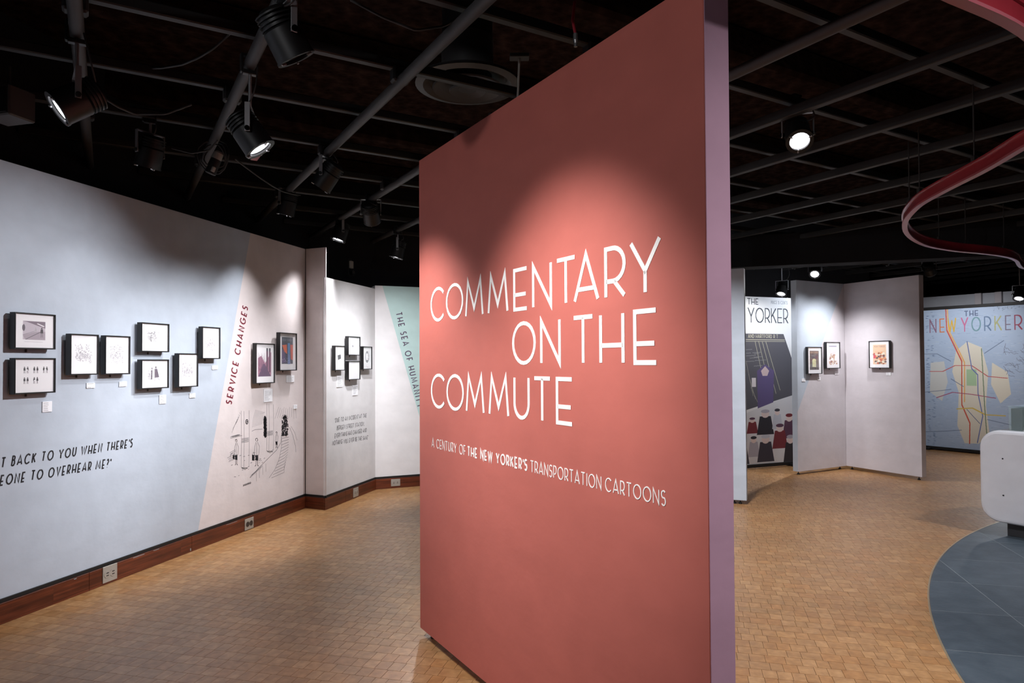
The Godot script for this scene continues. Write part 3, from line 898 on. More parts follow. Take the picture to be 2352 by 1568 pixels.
func build_shell(WL: Transform3D, WR: Transform3D, WB: Transform3D, WC: Transform3D, ll: float, lr: float, lb: float, lc: float) -> void:
	var top := 2.79
	var back := -5.6
	# the wall stands a little behind the baseboard face
	var push := Transform3D(Basis(), Vector3(0, 0, -0.009))
	var L := WL * push
	var b1 := on_wall2(WL, 577, 537)
	var b0 := on_wall2(WL, 459, 1208)
	var slope := (b1.x - b0.x) / (b1.y - b0.y)
	var xa := b0.x - slope * b0.y
	var xb := b0.x + slope * (top - b0.y)
	painted_wall("wall_left", "long wall painted pale blue with a pale pink end, edge slanting", L, back, ll + 0.012, top, 0.16, M.white, [
		[[Vector2(back, 0), Vector2(xa, 0), Vector2(xb, top), Vector2(back, top)], M.blue, "pale blue painted field"],
		[[Vector2(xa, 0), Vector2(ll + 0.012, 0), Vector2(ll + 0.012, top), Vector2(xb, top)], M.blush, "pale pink painted field"]])
	baseboard("baseboard_left", "reddish brown wooden baseboard under the blue wall", WL, back, ll + 0.012, [-2.1, 0.62, 1.62, 3.1])
	var bl := get_node("baseboard_left")
	for c in [[306, 332, 1271, 0.004], [353, 366, 1254, 0.004], [520, 545, 1199, 0.003], [437, 439, 1262, 0.02], [170, 176, 1330, 0.005]]:
		var q0 := on_wall2(WL, c[0], c[2], 0.01)
		var q1 := on_wall2(WL, c[1], c[2], 0.01)
		var chip := MB.new()
		chip.at_box(Vector3((q0.x + q1.x) * 0.5, minf(q0.y, 0.119), 0.0092), Vector3(q1.x - q0.x, c[3], 0.0008))
		part("chip", chip, M.mortar, bl, "pale chipped patch")
	wall_slab("wall_return", "narrow pink return at the end of the long wall", WR * push, 0.0, lr, 0.0, top, 0.006, M.blush)
	baseboard("baseboard_return", "brown baseboard on the narrow return", WR, 0.0, lr + 0.009, [])
	painted_wall("wall_far", "white wall with four small frames and a handwritten quote", WB * push, 0.08, lb + 0.02, 2.47, 0.1, M.white, [
		[[Vector2(0.004, 0), Vector2(lb + 0.02, 0), Vector2(lb + 0.02, 2.47), Vector2(0.004, 2.47)], M.white, "white painted field"]])
	baseboard("baseboard_far", "brown baseboard under the handwritten quote", WB, -0.02, lb + 0.006, [0.42])
	var m1 := on_wall2(WC, 879, 657)
	var m0 := on_wall2(WC, 955, 925)
	var sl := (m1.x - m0.x) / (m1.y - m0.y)
	var ct := 2.51
	painted_wall("wall_mint", "white wall with a slanting mint green field behind the red partition", WC * push, 0.0, lc, ct, 0.2, M.white, [
		[[Vector2(0, 0), Vector2(lc, 0), Vector2(lc, 0.2), Vector2(m0.x + sl * (0.2 - m0.y), 0.2), Vector2(m0.x + sl * (ct - m0.y), ct), Vector2(0, ct)], M.white, "white painted field"],
		[[Vector2(m0.x + sl * (0.2 - m0.y), 0.2), Vector2(lc, 0.2), Vector2(lc, ct), Vector2(m0.x + sl * (ct - m0.y), ct)], M.mint, "mint green painted field"]])
	baseboard("baseboard_mint", "brown baseboard under the mint green field", WC, 0.0, lc, [0.9, 2.4])
	# black shell of the building, closed all round
	wall_slab("wall_upper_left", "black building wall above the long blue wall", WL * Transform3D(Basis(), Vector3(0, 0, -0.5)), -8.0, 8.0, 0.0, 3.95, 0.2, M.black_wall)
	wall_slab("wall_upper_far", "black building wall above the mint green field", WC * Transform3D(Basis(), Vector3(0, 0, -0.26)), -1.2, 9.0, 0.0, 3.95, 0.2, M.black_wall)
	var sides := {
		"wall_north": ["black far end wall of the hall", Vector3(-6, 0, -17.0), Vector3(14, 0, -17.0)],
		"wall_east": ["black side wall of the hall", Vector3(14, 0, -17.0), Vector3(14, 0, 5.0)],
		"wall_south": ["black wall of the hall facing the partitions", Vector3(14, 0, 5.0), Vector3(-6, 0, 5.0)],
		"wall_west": ["black outer wall of the hall", Vector3(-6, 0, 5.0), Vector3(-6, 0, -17.0)]}
	for k in sides:
		var d: Array = sides[k]
		wall_slab(k, d[0], wall_frame(d[1], d[2]), 0.0, d[1].distance_to(d[2]), 0.0, 3.95, 0.2, M.black_wall)
	# pale walls far behind the banners
	var Q0 := on_level(1714, 1070, 0.03)
	var Q1 := on_level(1824, 1061, 0.03)
	var Q := wall_frame(Q0, Q1) * Transform3D(Basis(), Vector3(0, 0, -0.85))
	wall_slab("wall_behind_banner", "white wall showing in the gap beside the tall banner", Q, -1.0, 2.6, 0.0, 2.35, 0.15, M.white)
	baseboard("baseboard_behind_banner", "dark baseboard beside the tall banner", Q * Transform3D(Basis(), Vector3(0, 0, 0.009)), -1.0, 2.6, [])
	var K := wall_frame(on_level(2125, 1025, 0.03), on_level(2251, 1036, 0.03)) * Transform3D(Basis(), Vector3(0, 0, -0.7))
	wall_slab("wall_rear", "pale grey wall above and behind the blue map banner", K, -1.6, 4.0, 0.0, 2.72, 0.15, M.rear)
	baseboard("baseboard_rear", "brown baseboard behind the blue map banner", K * Transform3D(Basis(), Vector3(0, 0, 0.009)), -1.6, 4.0, [], 0.17)
	var tr := structure("trim_1", "pale pilasters on the rear wall above the blue map banner", K)
	for x in [on_wall2(K, 2250, 690).x, on_wall2(K, 2296, 685).x]:
		var mb := MB.new()
		mb.at_box(Vector3(x, 1.36, 0.04), Vector3(0.1, 2.72, 0.08), 0.004)
		part("pilaster", mb, M.pale_grey, tr)

func build_floor(WL: Transform3D, WC: Transform3D) -> void:
	var fl := structure("floor", "wood block floor with an inlaid round slate area")
	var mb := MB.new()
	mb.at_box(Vector3(4.0, -0.106, -6.0), Vector3(20.4, 0.2, 22.4))
	part("subfloor", mb, M.grout, fl)
	# wood blocks in rows across the hall, square to the long wall
	var ang := 14.4
	var C := dir2(ang)
	var E := dir2(ang + 90.0)
	var row := 0.0905
	var lens := [0.062, 0.07, 0.078, 0.1]
	var rng := RandomNumberGenerator.new()
	rng.seed = 77
	var centre := Vector3(8.390, 0, -1.124)
	var rad := 6.603
	var rest := MB.new()
	var near := []
	var wl_inv := WL.affine_inverse()
	var wc_inv := WC.affine_inverse()
	var gap := 0.0007
	var bs := Basis(E, Vector3.UP, E.cross(Vector3.UP))
	for i in range(12, 170):
		var cc := i * row
		var e := -9.0 - rng.randf() * 0.1
		var row_tone := rng.randf_range(0.94, 1.05)
		while e < 9.5:
			var li := rng.randi() % 4 if rng.randf() < 0.7 else 1
			var ln: float = lens[li]
			var p := C * cc + E * (e + ln * 0.5)
			e += ln
			if p.z > -1.2:
				continue
			var px := to_pixel(p)
			if px.x < -420 or px.x > 2780 or px.y > 2000:
				continue
			if (wl_inv * p).z < -0.1 or (wc_inv * p).z < -0.15 or p.z < -14.5:
				continue
			if Vector2(p.x - centre.x, p.z - centre.z).length() < rad - 0.06:
				continue
			var tone := rng.randi() % TONES.size()
			var seen := px.x > -20 and px.x < 2372 and px.y < 1590
			var behind := px.x > 960 and px.x < 1652 and px.y < 1441 + 0.841 * (px.x - 965)
			if seen and not behind:
				near.append([-p.length(), p, li, tone, row_tone])
			else:
				add_block(rest, bs, p, ln - gap, row - gap, tone, row_tone)
	near.sort_custom(func(x, y): return x[0] > y[0])
	var meshes := []
	for li in 4:
		var b := MB.new()
		add_block(b, Basis(), Vector3.ZERO, lens[li] - gap, row - gap, -1, 1.0)
		meshes.append(b.mesh(null))
	for k in near.size():
		var r: Array = near[k]
		if k < 300:
			var o := part_mesh("wood_block", meshes[r[2]], fl)
			o.transform = Transform3D(bs, r[1])
			o.material_override = M["wood_%d" % r[3]]
		else:
			add_block(rest, bs, r[1], lens[r[2]] - gap, row - gap, r[3], r[4])
	var o2 := part("wood_blocks", rest, M.wood_any, fl, "rows of small tan wood blocks")
	o2.set_meta("kind", "stuff")
	# slate tiles clipped to the round inlay
	var xf := Transform3D(Basis(E, C, Vector3.UP), Vector3.ZERO)
	var inv := xf.affine_inverse()
	var cl := inv * centre
	var circle := PackedVector2Array()
	for k in 480:
		circle.append(Vector2(cl.x, cl.y) + Vector2.from_angle(TAU * k / 480) * (rad - 0.008))
	mb = MB.new()
	mb.prism(circle, -0.006, 0.0011)
	var bed := part("mortar_bed", mb, M.mortar, fl, "pale mortar between the slate tiles")
	bed.transform = xf
	var te := 0.655
	var tc := 0.63
	for ie in range(-1, 8):
		for ic in range(-6, 6):
			var x0 := 1.88 + ie * te
			var y0 := 4.145 + ic * tc
			var g := 0.0018
			var sq := PackedVector2Array([Vector2(x0 + g, y0 + g), Vector2(x0 + te - g, y0 + g), Vector2(x0 + te - g, y0 + tc - g), Vector2(x0 + g, y0 + tc - g)])
			var mid := xf * Vector3(x0 + te * 0.5, y0 + tc * 0.5, 0)
			if mid.z > 0.5 or mid.z < -7.6:
				continue
			for pl in Geometry2D.intersect_polygons(sq, circle):
				var b := MB.new()
				b.prism(pl, -0.004, 0.0015)
				part("slate_tile", b, M.slate if (ie + ic) % 2 == 0 else M.slate_b, fl).transform = xf
	mb = MB.new()
	for k in 480:
		var d0 := Vector2.from_angle(TAU * k / 480)
		var d1 := Vector2.from_angle(TAU * (k + 1) / 480)
		var q := func(d: Vector2, r: float, y: float) -> Vector3:
			return centre + Vector3(d.x * r, y, d.y * r)
		mb.poly([q.call(d0, rad - 0.006, 0.002), q.call(d1, rad - 0.006, 0.002), q.call(d1, rad + 0.003, 0.002), q.call(d0, rad + 0.003, 0.002)], Vector3.UP)
		mb.poly([q.call(d0, rad + 0.003, 0.002), q.call(d1, rad + 0.003, 0.002), q.call(d1, rad + 0.003, -0.005), q.call(d0, rad + 0.003, -0.005)], Vector3(d0.x, 0, d0.y))
	part("edge_strip", mb, M.brass, fl, "thin pale metal strip around the slate")
func add_block(mb: MB, bs: Basis, p: Vector3, l: float, w: float, tone: int, k: float) -> void:
	if tone >= 0:
		var t: Color = TONES[tone]
		mb.tint = Color(t.r * k, t.g * k, t.b * k)
	var bv := 0.0006
	var d := 0.005
	var P := func(sx: float, sz: float, y: float, ins: float) -> Vector3:
		return p + bs * Vector3(sx * (l * 0.5 - ins), y, sz * (w * 0.5 - ins))
	var cs := [[-1, -1], [1, -1], [1, 1], [-1, 1]]
	var topv := []
	for c in cs:
		topv.append(P.call(c[0], c[1], 0.0, bv))
	mb.poly(topv, Vector3.UP)
	for i in 4:
		var c: Array = cs[i]
		var c2: Array = cs[(i + 1) % 4]
		var o := bs * Vector3(c[0] + c2[0], 0.6, c[1] + c2[1])
		mb.poly([P.call(c[0], c[1], 0.0, bv), P.call(c2[0], c2[1], 0.0, bv), P.call(c2[0], c2[1], -d, 0.0), P.call(c[0], c[1], -d, 0.0)], o)

func build_ceiling(WL: Transform3D) -> void:
	var ce := structure("ceiling", "black ceiling with a grid of pipes and channels")
	var mb := MB.new()
	mb.at_box(Vector3(4.0, 4.05, -6.0), Vector3(20.4, 0.2, 22.4))
	part("deck", mb, M.deck, ce, "rough sprayed black deck")
	# deep ribs of the sprayed structure above the pipes
	for k in range(-3, 14):
		mb = MB.new()
		var c := AX * (k * 1.5 + 0.4) + Vector3.UP * 3.84
		var seg := clip_line(c, BX)
		if seg.size() == 2:
			mb.box(Transform3D(Basis(BX, Vector3.UP, BX.cross(Vector3.UP)), (seg[0] + seg[1]) * 0.5), Vector3(seg[0].distance_to(seg[1]), 0.24, 0.16), 0.03)
			part("rib", mb, M.deck, ce)
	var wl_inv := WL.affine_inverse()
	for k in range(-8, 20):
		var b := -0.13 + GRID * k
		var seg := clip_line(BX * b + Vector3.UP * 3.1, AX)
		if seg.size() < 2:
			continue
		# stop at the black wall above the long wall
		seg = cut(seg, wl_inv, -0.5)
		if seg.size() < 2:
			continue
		mb = MB.new()
		if b < 2.95:
			mb.tube(PackedVector3Array([seg[0], seg[1]]), 0.031, 14)
			part("pipe", mb, M.pipe, ce)
		else:
			mb.box(Transform3D(Basis(AX, Vector3.UP, AX.cross(Vector3.UP)), (seg[0] + seg[1]) * 0.5), Vector3(seg[0].distance_to(seg[1]), 0.06, 0.05), 0.004)
			part("channel", mb, M.channel, ce)
	for k in range(-3, 24):
		var a := 2.02 + GRID * k
		var seg := clip_line(AX * a + Vector3.UP * 3.19, BX)
		if seg.size() < 2:
			continue
		seg = cut(seg, wl_inv, -0.5)
		if seg.size() < 2:
			continue
		mb = MB.new()
		mb.box(Transform3D(Basis(BX, Vector3.UP, BX.cross(Vector3.UP)), (seg[0] + seg[1]) * 0.5), Vector3(seg[0].distance_to(seg[1]), 0.055, 0.05), 0.006)
		part("crossbar", mb, M.channel, ce)
	# couplings where pipes meet crossbars near the camera
	for kb in range(0, 5):
		for ka in range(1, 7):
			if (ka + kb) % 2 == 1:
				continue
			var p := grid_point(2.02 + GRID * ka, -0.13 + GRID * kb, 3.14)
			mb = MB.new()
			mb.box(Transform3D(Basis(AX, Vector3.UP, AX.cross(Vector3.UP)), p), Vector3(0.07, 0.09, 0.1), 0.01)
			part("coupling", mb, M.channel, ce)
	# black header beam across the hall
	var h0 := on_level(1645, 616, 2.75)
	var h1 := on_level(2261, 588, 2.75)
	var B := wall_frame(h0, h1)
	mb = MB.new()
	mb.box(B * Transform3D(Basis(), Vector3(3.4, 2.95, -0.15)), Vector3(9.2, 0.4, 0.3), 0.004)
	part("header_beam", mb, M.black_wall, ce, "plain black header beam")
func clip_line(p: Vector3, d: Vector3) -> Array:
	var lo := -40.0
	var hi := 40.0
	for ax in [[0, -5.9, 13.9], [2, -16.9, 4.9]]:
		var i: int = ax[0]
		if absf(d[i]) < 1e-5:
			continue
		var t0: float = (ax[1] - p[i]) / d[i]
		var t1: float = (ax[2] - p[i]) / d[i]
		lo = maxf(lo, minf(t0, t1))
		hi = minf(hi, maxf(t0, t1))
	return [p + d * lo, p + d * hi] if hi > lo + 0.2 else []
func cut(seg: Array, inv: Transform3D, z: float) -> Array:
	var a: Vector3 = inv * seg[0]
	var b: Vector3 = inv * seg[1]
	if a.z < z and b.z < z:
		return []
	if a.z < z:
		seg[0] = seg[0].lerp(seg[1], (z - a.z) / (b.z - a.z))
	elif b.z < z:
		seg[1] = seg[1].lerp(seg[0], (z - b.z) / (a.z - b.z))
	return seg

# ---------------------------------------------------------------- red partition with the title
func build_title_partition() -> Transform3D:
	var R0 := on_level(965, 1441, 0.045)
	var R1 := on_level(1116, 1568, 0.045)
	var w := wall_frame(R0, R1)
	var width := on_wall2(w, 1628.5, 1200).x
	var t := partition("title_partition", "tall terracotta red partition carrying the exhibition title in white", w, width, 0.045, 2.715, 0.105, M.red, [0.07, width * 0.5, width - 0.09])
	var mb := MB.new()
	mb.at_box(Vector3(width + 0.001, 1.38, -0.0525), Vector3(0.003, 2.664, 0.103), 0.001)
	part("end_face", mb, M.mauve, t, "mauve end of the partition")  # thin separate plate in one even mauve colour
	# title: each letter set between its own edges on the panel
	var rows := [
		["COMMENTARY", 1.773, 1.961, [92, 192, 203, 328, 341, 473, 503, 652, 688, 793, 824, 967, 996, 1141, 1122, 1308, 1345, 1500, 1527, 1758]],
		["ONTHE", 1.539, 1.727, [680, 850, 882, 1030, 1116, 1270, 1308, 1490, 1553, 1730]],
		["COMMUTE", 1.303, 1.492, [95, 197, 207, 332, 346, 480, 510, 658, 690, 806, 833, 962, 995, 1120]]]
	var sw := 0.0165
	for r in rows:
		var word: String = r[0]
		for i in word.length():
			var pts := []
			for e in 2:
				var x: float = 960.0 + r[3][i * 2 + e] * 0.3189
				pts.append(on_wall2(w, x, to_pixel(w * Vector3(1.0, (r[1] + r[2]) * 0.5, 0)).y).x)
			var cap: float = r[2] - r[1]
			var u0: float = pts[0]
			var uw: float = pts[1] - pts[0]
			var st := PackedVector2Array()
			mb = MB.new()
			for line in glyphs[word[i]][1]:
				st = PackedVector2Array()
				for p in line:
					st.append(Vector2(u0 + sw * 0.5 + p.x * (uw - sw), r[1] + sw * 0.5 + p.y * (cap - sw)))
				mb.stroke(st, sw, 0.0, 0.0016)
			part("title_letter", mb, M.vinyl_white, t)
	# subtitle
	var segs := [["A CENTURY OF", 992.0, 1070.0, 0.0042], ["THE NEW YORKER'S", 1074.0, 1211.5, 0.0072], ["TRANSPORTATION", 1218.5, 1382.0, 0.0042], ["CARTOONS", 1390.5, 1530.0, 0.0042]]
	for s in segs:
		var y := 1.087
		var u0 := on_wall2(w, s[1], 1020 + (s[1] - 992) * 0.22).x
		var u1 := on_wall2(w, s[2], 1020 + (s[2] - 992) * 0.22).x
		words(t, M.vinyl_white, s[0], 0.051, u1 - u0, 0.2, s[3], 0.0016, Vector2(u0, y), 0.0, 3.0, 0.0, 0.0, "subtitle_word")
	return w

# ---------------------------------------------------------------- folding screen of two leaves at a right angle
func build_folding_screen(ZA: Transform3D, ZB: Transform3D, la: float, lb: float) -> void:
	var d1 := on_wall2(ZA, 1940, 655)
	var d0 := on_wall2(ZA, 1836, 935)
	var y1 := 2.655
	var y0 := 0.045
	var th := 0.09
	var sl := (d1.x - d0.x) / (d1.y - d0.y)
	var xt := minf(d0.x + sl * (y1 - d0.y), la - 0.001)
	var yb := maxf(y0 + 0.05, d0.y - d0.x / sl)
	var t := thing("screen_panel", "pale screen panel with a slanting blue-grey field, hung with two prints", "screen", ZA)
	var mb := MB.new()
	mb.at_box(Vector3(la * 0.5, (y0 + y1) * 0.5, -th * 0.5 - 0.005), Vector3(la, y1 - y0, th - 0.01))
	var leaf := part("core", mb, M.slate_blue, t)
	for f in [
		[[Vector2(0, y0), Vector2(la, y0), Vector2(la, y1), Vector2(xt, y1), Vector2(0, yb)], M.pale_grey, "pale lilac-grey painted field"],
		[[Vector2(0, yb), Vector2(xt, y1), Vector2(0, y1)], M.slate_blue, "blue-grey painted field"]]:
		mb = MB.new()
		mb.prism(PackedVector2Array(f[0]), -0.01, 0.0)
		part("painted_field", mb, f[1], leaf, f[2])
	for x in [0.05, la - 0.08]:
		part("levelling_foot", foot_mesh(), M.rubber, t, "black levelling foot").position = Vector3(x, 0, -0.045)
	partition("screen_panel", "plain pale screen panel hung with one print, square to its neighbour", ZB, lb, y0, y1, th, M.pale_grey, [0.06, lb - 0.07], "screen")

# ---------------------------------------------------------------- printed banners
func banner(called: String, label: String, w: Transform3D, x0: float, x1: float, y0: float, y1: float, im: Image, top_bar: bool) -> void:
	var t := thing(called, label, "banner", w * Transform3D(Basis(), Vector3(x0, 0, 0)))
	var wd := x1 - x0
	var mb := MB.new()
	mb.at_box(Vector3(wd * 0.5, (y0 + y1) * 0.5, -0.012), Vector3(wd, y1 - y0, 0.02), 0.002)
	part("backing", mb, M.mat_board, t)
	mb = MB.new()
	mb.quad_uv(Vector3(0, y0, 0.0), Vector3(wd, y0, 0.0), Vector3(wd, y1, 0.0), Vector3(0, y1, 0.0))
	part("print", mb, print_material(im), t)
	mb = MB.new()
	mb.at_box(Vector3(wd * 0.5, y0 - 0.02, -0.005), Vector3(wd, 0.05, 0.04), 0.004)
	part("bottom_bar", mb, M.black_trim, t, "black bottom bar")
	if top_bar:
		mb = MB.new()
		mb.at_box(Vector3(wd * 0.5, y1 + 0.02, -0.005), Vector3(wd, 0.05, 0.04), 0.004)
		part("top_bar", mb, M.black_trim, t, "black top bar")
	for sx in [0.08, wd - 0.08]:
		mb = MB.new()
		mb.at_box(Vector3(sx, 0.02, -0.01), Vector3(0.06, 0.04, 0.2), 0.004)
		part("stand_foot", mb, M.black_trim, t)
		mb = MB.new()
		mb.at_box(Vector3(sx, (y0 + y1) * 0.5, -0.035), Vector3(0.03, y1 - y0 + 0.02, 0.025), 0.003)
		part("stand_post", mb, M.black_trim, t)
func build_banners() -> void:
	var Q := wall_frame(on_level(1714, 1068, 0.06), on_level(1824, 1059.5, 0.06))
	var x1 := on_wall2(Q, 1823, 850).x
	var xv := on_wall2(Q, 1712.5, 850).x
	var x0 := x1 - (x1 - xv) / 0.52
	var w := 620
	var h := 850
	var im := blank(w, h, c8(232, 231, 229))
	var P := func(x: float, y: float) -> Vector2:   # a place on the visible part of the banner
		return Vector2(w * (0.48 + 0.52 * (x - 218.0) / 300.0), h * (y - 252.0) / 1010.0)
	var dark := c8(86, 84, 90)
	var ink := c8(52, 58, 64)
	im_text(im, "THE", P.call(234, 300), h * .038, w * .115, 4, ink, 0.18)
	im_text(im, "YORKER", P.call(236, 410), h * .09, w * .435, 5, ink, 0.14)
	im_text(im, "NEW", Vector2(w * .12, P.call(0, 410).y), h * .09, w * .3, 5, ink, 0.14)
	im_text(im, "PRICE 15 CENTS", P.call(380, 293), h * .02, w * .18, 2, c8(150, 152, 156), 0.2)
	# a plain stand-in: dark board with pale ruled lines over a crowd of flat colour shapes
	im_poly(im, [Vector2(0, P.call(0, 475).y), P.call(455, 475), P.call(516, 655), P.call(518, 850), Vector2(0, P.call(0, 1010).y)], dark)
	var chalk := c8(206, 200, 172)
	im_text(im, "AND HARTFORD R T", P.call(236, 502), h * .022, w * .32, 2, chalk, 0.2, 0.03)
	im_line(im, Vector2(0, P.call(0, 512).y), P.call(462, 512), 3, chalk)
	im_line(im, Vector2(0, P.call(0, 522).y), P.call(464, 522), 2, chalk)
	for k in 4:
		im_line(im, P.call(278 + 22 * k, 522), P.call(352 + 26 * k, 880 - 20 * k), 3, c8(176, 170, 148))
	for k in 3:
		im_line(im, P.call(222 + 14 * k, 640 + 80 * k), P.call(262 + 14 * k, 850 + 20 * k), 2, c8(168, 162, 148))
	var rng := RandomNumberGenerator.new()
	rng.seed = 31
	for k in 16:
		var a: Vector2 = P.call(rng.randf_range(150, 300), rng.randf_range(545, 720))
		im_line(im, a, a + Vector2(w * rng.randf_range(.05, .12), -3), 2, c8(150, 148, 146))
	# standing shape in violet-grey and the crowd
	im_poly(im, [P.call(288, 700), P.call(338, 660), P.call(392, 700), P.call(384, 930), P.call(290, 940)], c8(96, 82, 124))
	im_poly(im, [P.call(312, 700), P.call(338, 672), P.call(362, 700), P.call(350, 730), P.call(322, 730)], c8(206, 182, 180))
	im.fill_rect(Rect2i(P.call(255, 742), Vector2(w * .045, h * .055)), c8(222, 214, 214))
	im_poly(im, [Vector2(0, P.call(0, 1010).y), P.call(222, 950), P.call(420, 880), P.call(520, 850), Vector2(w, h), Vector2(0, h)], c8(216, 214, 214))
	var cols := [c8(120, 44, 50), c8(46, 42, 48), c8(196, 196, 202), c8(92, 58, 78), c8(176, 170, 178), c8(60, 56, 66)]
	var k2 := 0
	for spot in [[255, 1040, 62, 70], [335, 1030, 96, 110], [410, 1010, 60, 90], [485, 1060, 80, 110], [262, 1170, 66, 90], [335, 1190, 96, 120], [425, 1120, 88, 110], [490, 1200, 80, 120], [170, 1080, 80, 110], [90, 1060, 80, 120], [110, 1190, 100, 110], [190, 1200, 80, 110], [20, 1120, 90, 150]]:
		var c: Vector2 = P.call(spot[0], spot[1])
		var r := Vector2(w * 0.52 * spot[2] / 600.0, h * spot[3] / 2020.0)
		im_poly(im, [c + Vector2(-r.x * .7, -r.y), c + Vector2(r.x * .7, -r.y), c + Vector2(r.x * 1.1, r.y), c + Vector2(-r.x * 1.1, r.y)], cols[k2 % cols.size()])
		im_oval(im, c + Vector2(0, -r.y * 1.25), Vector2(r.x * .5, r.y * .42), c8(226, 204, 196))
		im_oval(im, c + Vector2(0, -r.y * 1.55), Vector2(r.x * .55, r.y * .2), cols[(k2 + 3) % cols.size()])
		k2 += 1
	banner("printed_banner", "tall white banner with dark board and crowd, slim black capitals on top", Q, x0, x1, 0.06, 2.485, im, false)
	# blue map banner
	var K := wall_frame(on_level(2125, 1023, 0.06), on_level(2251, 1034.5, 0.06))
	var kx0 := on_wall2(K, 2122, 860).x
	var kx1 := on_wall2(K, 2352, 860).x
	var kw := (kx1 - kx0) / 0.86
	w = 640
	h = int(640 * 2.37 / kw)
	im = blank(w, h, c8(172, 190, 214))
	var S := func(x: float, y: float) -> Vector2:
		return Vector2(w * 0.86 * (x - 905.0) / 700.0, h * (y - 335.0) / 940.0)
	rng.seed = 12
	for k in 900:
		var a := Vector2(rng.randf() * w, rng.randf() * h)
		var cs := [c8(186, 204, 226), c8(158, 178, 206), c8(146, 166, 196), c8(190, 202, 214)]
		im_line(im, a, a + Vector2(rng.randf_range(6, 26), rng.randf_range(-3, 3)), 2, cs[k % 4])
	for k in 130:
		var a := Vector2(w * (0.02 + 0.05 * (k % 2)) + rng.randf() * 16, rng.randf() * h)
		im_line(im, a, a + Vector2(10, 0), 2, c8(96, 116, 158))
	# land shapes and coloured routes: a plain invented transit map
	var land := c8(222, 216, 200)
	im_poly(im, [S.call(1150, 620), S.call(1230, 560), S.call(1330, 600), S.call(1372, 760), S.call(1352, 980), S.call(1372, 1150), S.call(1300, 1230), S.call(1200, 1235), S.call(1150, 1120), S.call(1165, 900), S.call(1120, 760)], land)
	im_poly(im, [S.call(1400, 700), S.call(1500, 760), S.call(1520, 900), S.call(1450, 960), S.call(1390, 840)], land)
	im_poly(im, [S.call(960, 700), S.call(1060, 690), S.call(1085, 830), S.call(1040, 960), S.call(950, 900)], c8(206, 208, 206))
	im.fill_rect(Rect2i(S.call(1222, 745), Vector2(w * .086, h * .115)), c8(170, 198, 160))
	var route := func(l: Array, c: Color, wd: int) -> void:
		for i in range(0, l.size() - 2, 2):
			im_line(im, S.call(l[i], l[i + 1]), S.call(l[i + 2], l[i + 3]), wd, c)
	route.call([1080, 335, 1085, 480, 1150, 610, 1190, 690, 1185, 980, 1240, 1100, 1235, 1235], c8(206, 92, 74), 6)
	route.call([1092, 335, 1098, 480, 1170, 620, 1210, 700, 1205, 960], c8(232, 178, 110), 6)
	route.call([950, 760, 1050, 760, 1140, 720, 1260, 720, 1370, 790, 1500, 800], c8(196, 96, 96), 4)
	route.call([1230, 560, 1260, 740, 1300, 780, 1300, 900, 1330, 1050, 1290, 1225], c8(110, 124, 176), 5)
	route.call([1000, 940, 1120, 900, 1260, 910, 1420, 930], c8(170, 80, 110), 4)
	route.call([1150, 1010, 1260, 1000, 1350, 1040, 1480, 1040], c8(214, 186, 90), 6)
	route.call([1330, 610, 1345, 1000, 1355, 1160], c8(120, 140, 112), 5)
	for l in [[905, 640, 1010, 640, 1110, 690], [905, 905, 1040, 890, 1110, 880], [905, 1180, 1060, 1165, 1180, 1150], [1350, 640, 1480, 560], [1360, 1070, 1604, 1110], [1110, 810, 1200, 860], [1220, 1010, 1310, 1100]]:
		route.call(l, c8(104, 118, 148), 3)
	im_text(im, "THE", S.call(1214, 392), h * .038, w * .12, 5, c8(84, 98, 130), 0.2)
	var hues := [c8(140, 106, 130), c8(214, 122, 74), c8(218, 176, 70), c8(196, 110, 150), c8(112, 150, 160), c8(98, 122, 154), c8(168, 170, 120), c8(120, 110, 130), c8(150, 60, 84)]
	var nx := 955.0
	var letters := "NEWYORKER"
	var lw := [62, 46, 72, 60, 74, 56, 56, 46, 58]
	for i in 9:
		im_text(im, letters[i], S.call(nx, 494), h * .1, w * 0.86 * (lw[i] - 8.0) / 700.0, 6, hues[i])
		nx += lw[i] + (26 if i == 2 else 14)
	scribble(im, Rect2(S.call(1420, 345), Vector2(w * .2, h * .02)), 20, c8(90, 100, 126), rng, 8)
	scribble(im, Rect2(S.call(1440, 600), Vector2(w * .2, h * .2)), 26, c8(126, 130, 152), rng, 30)
	banner("printed_banner", "wide pale blue transit map banner with coloured capitals and black bars", K, kx0, kx0 + kw, 0.06, 2.425, im, true)

# ---------------------------------------------------------------- lettering and mural on the walls
# every word of a text line becomes a part of its own
func words(parent: Node3D, m: Material, s: String, cap: float, width: float, gap: float, sw: float, z1: float, at: Vector2, turn: float, limit: float, slant := 0.0, wob := 0.0, called := "word") -> void:
	var k := width / text_width(s, gap)
	var x := 0.0
	for wd in s.split(" "):
		if wd != "":
			var st := text_strokes(wd, cap, text_width(wd, gap) * k, gap, sw, slant, wob, hash(s + wd))
			part(called, strokes_mesh(st, sw, 0.0, z1, at + Vector2(x, 0).rotated(turn), turn, limit), m, parent)
		x += (text_width(wd + " ", gap) + gap) * k
func wall_text(parent: Node3D, w: Transform3D, s: String, xl: float, xr: float, yl: float, yr: float, cap: float, sw: float, m: Material, slant: float, wob: float, prefix := "") -> void:
	var a := on_wall2(w, xl, yl)
	var b := on_wall2(w, xr, yr)
	var gap := 0.24
	var width := b.x - a.x
	var full := prefix + s
	var k := width / text_width(s, gap)
	var lead := (text_width(prefix, gap) + gap) * k if prefix else 0.0
	var tilt := atan2(b.y - a.y, width)
	words(parent, m, full, cap, text_width(full, gap) * k, gap, sw, 0.0004, a - Vector2(lead, 0).rotated(tilt), tilt, 1.6, slant, wob)
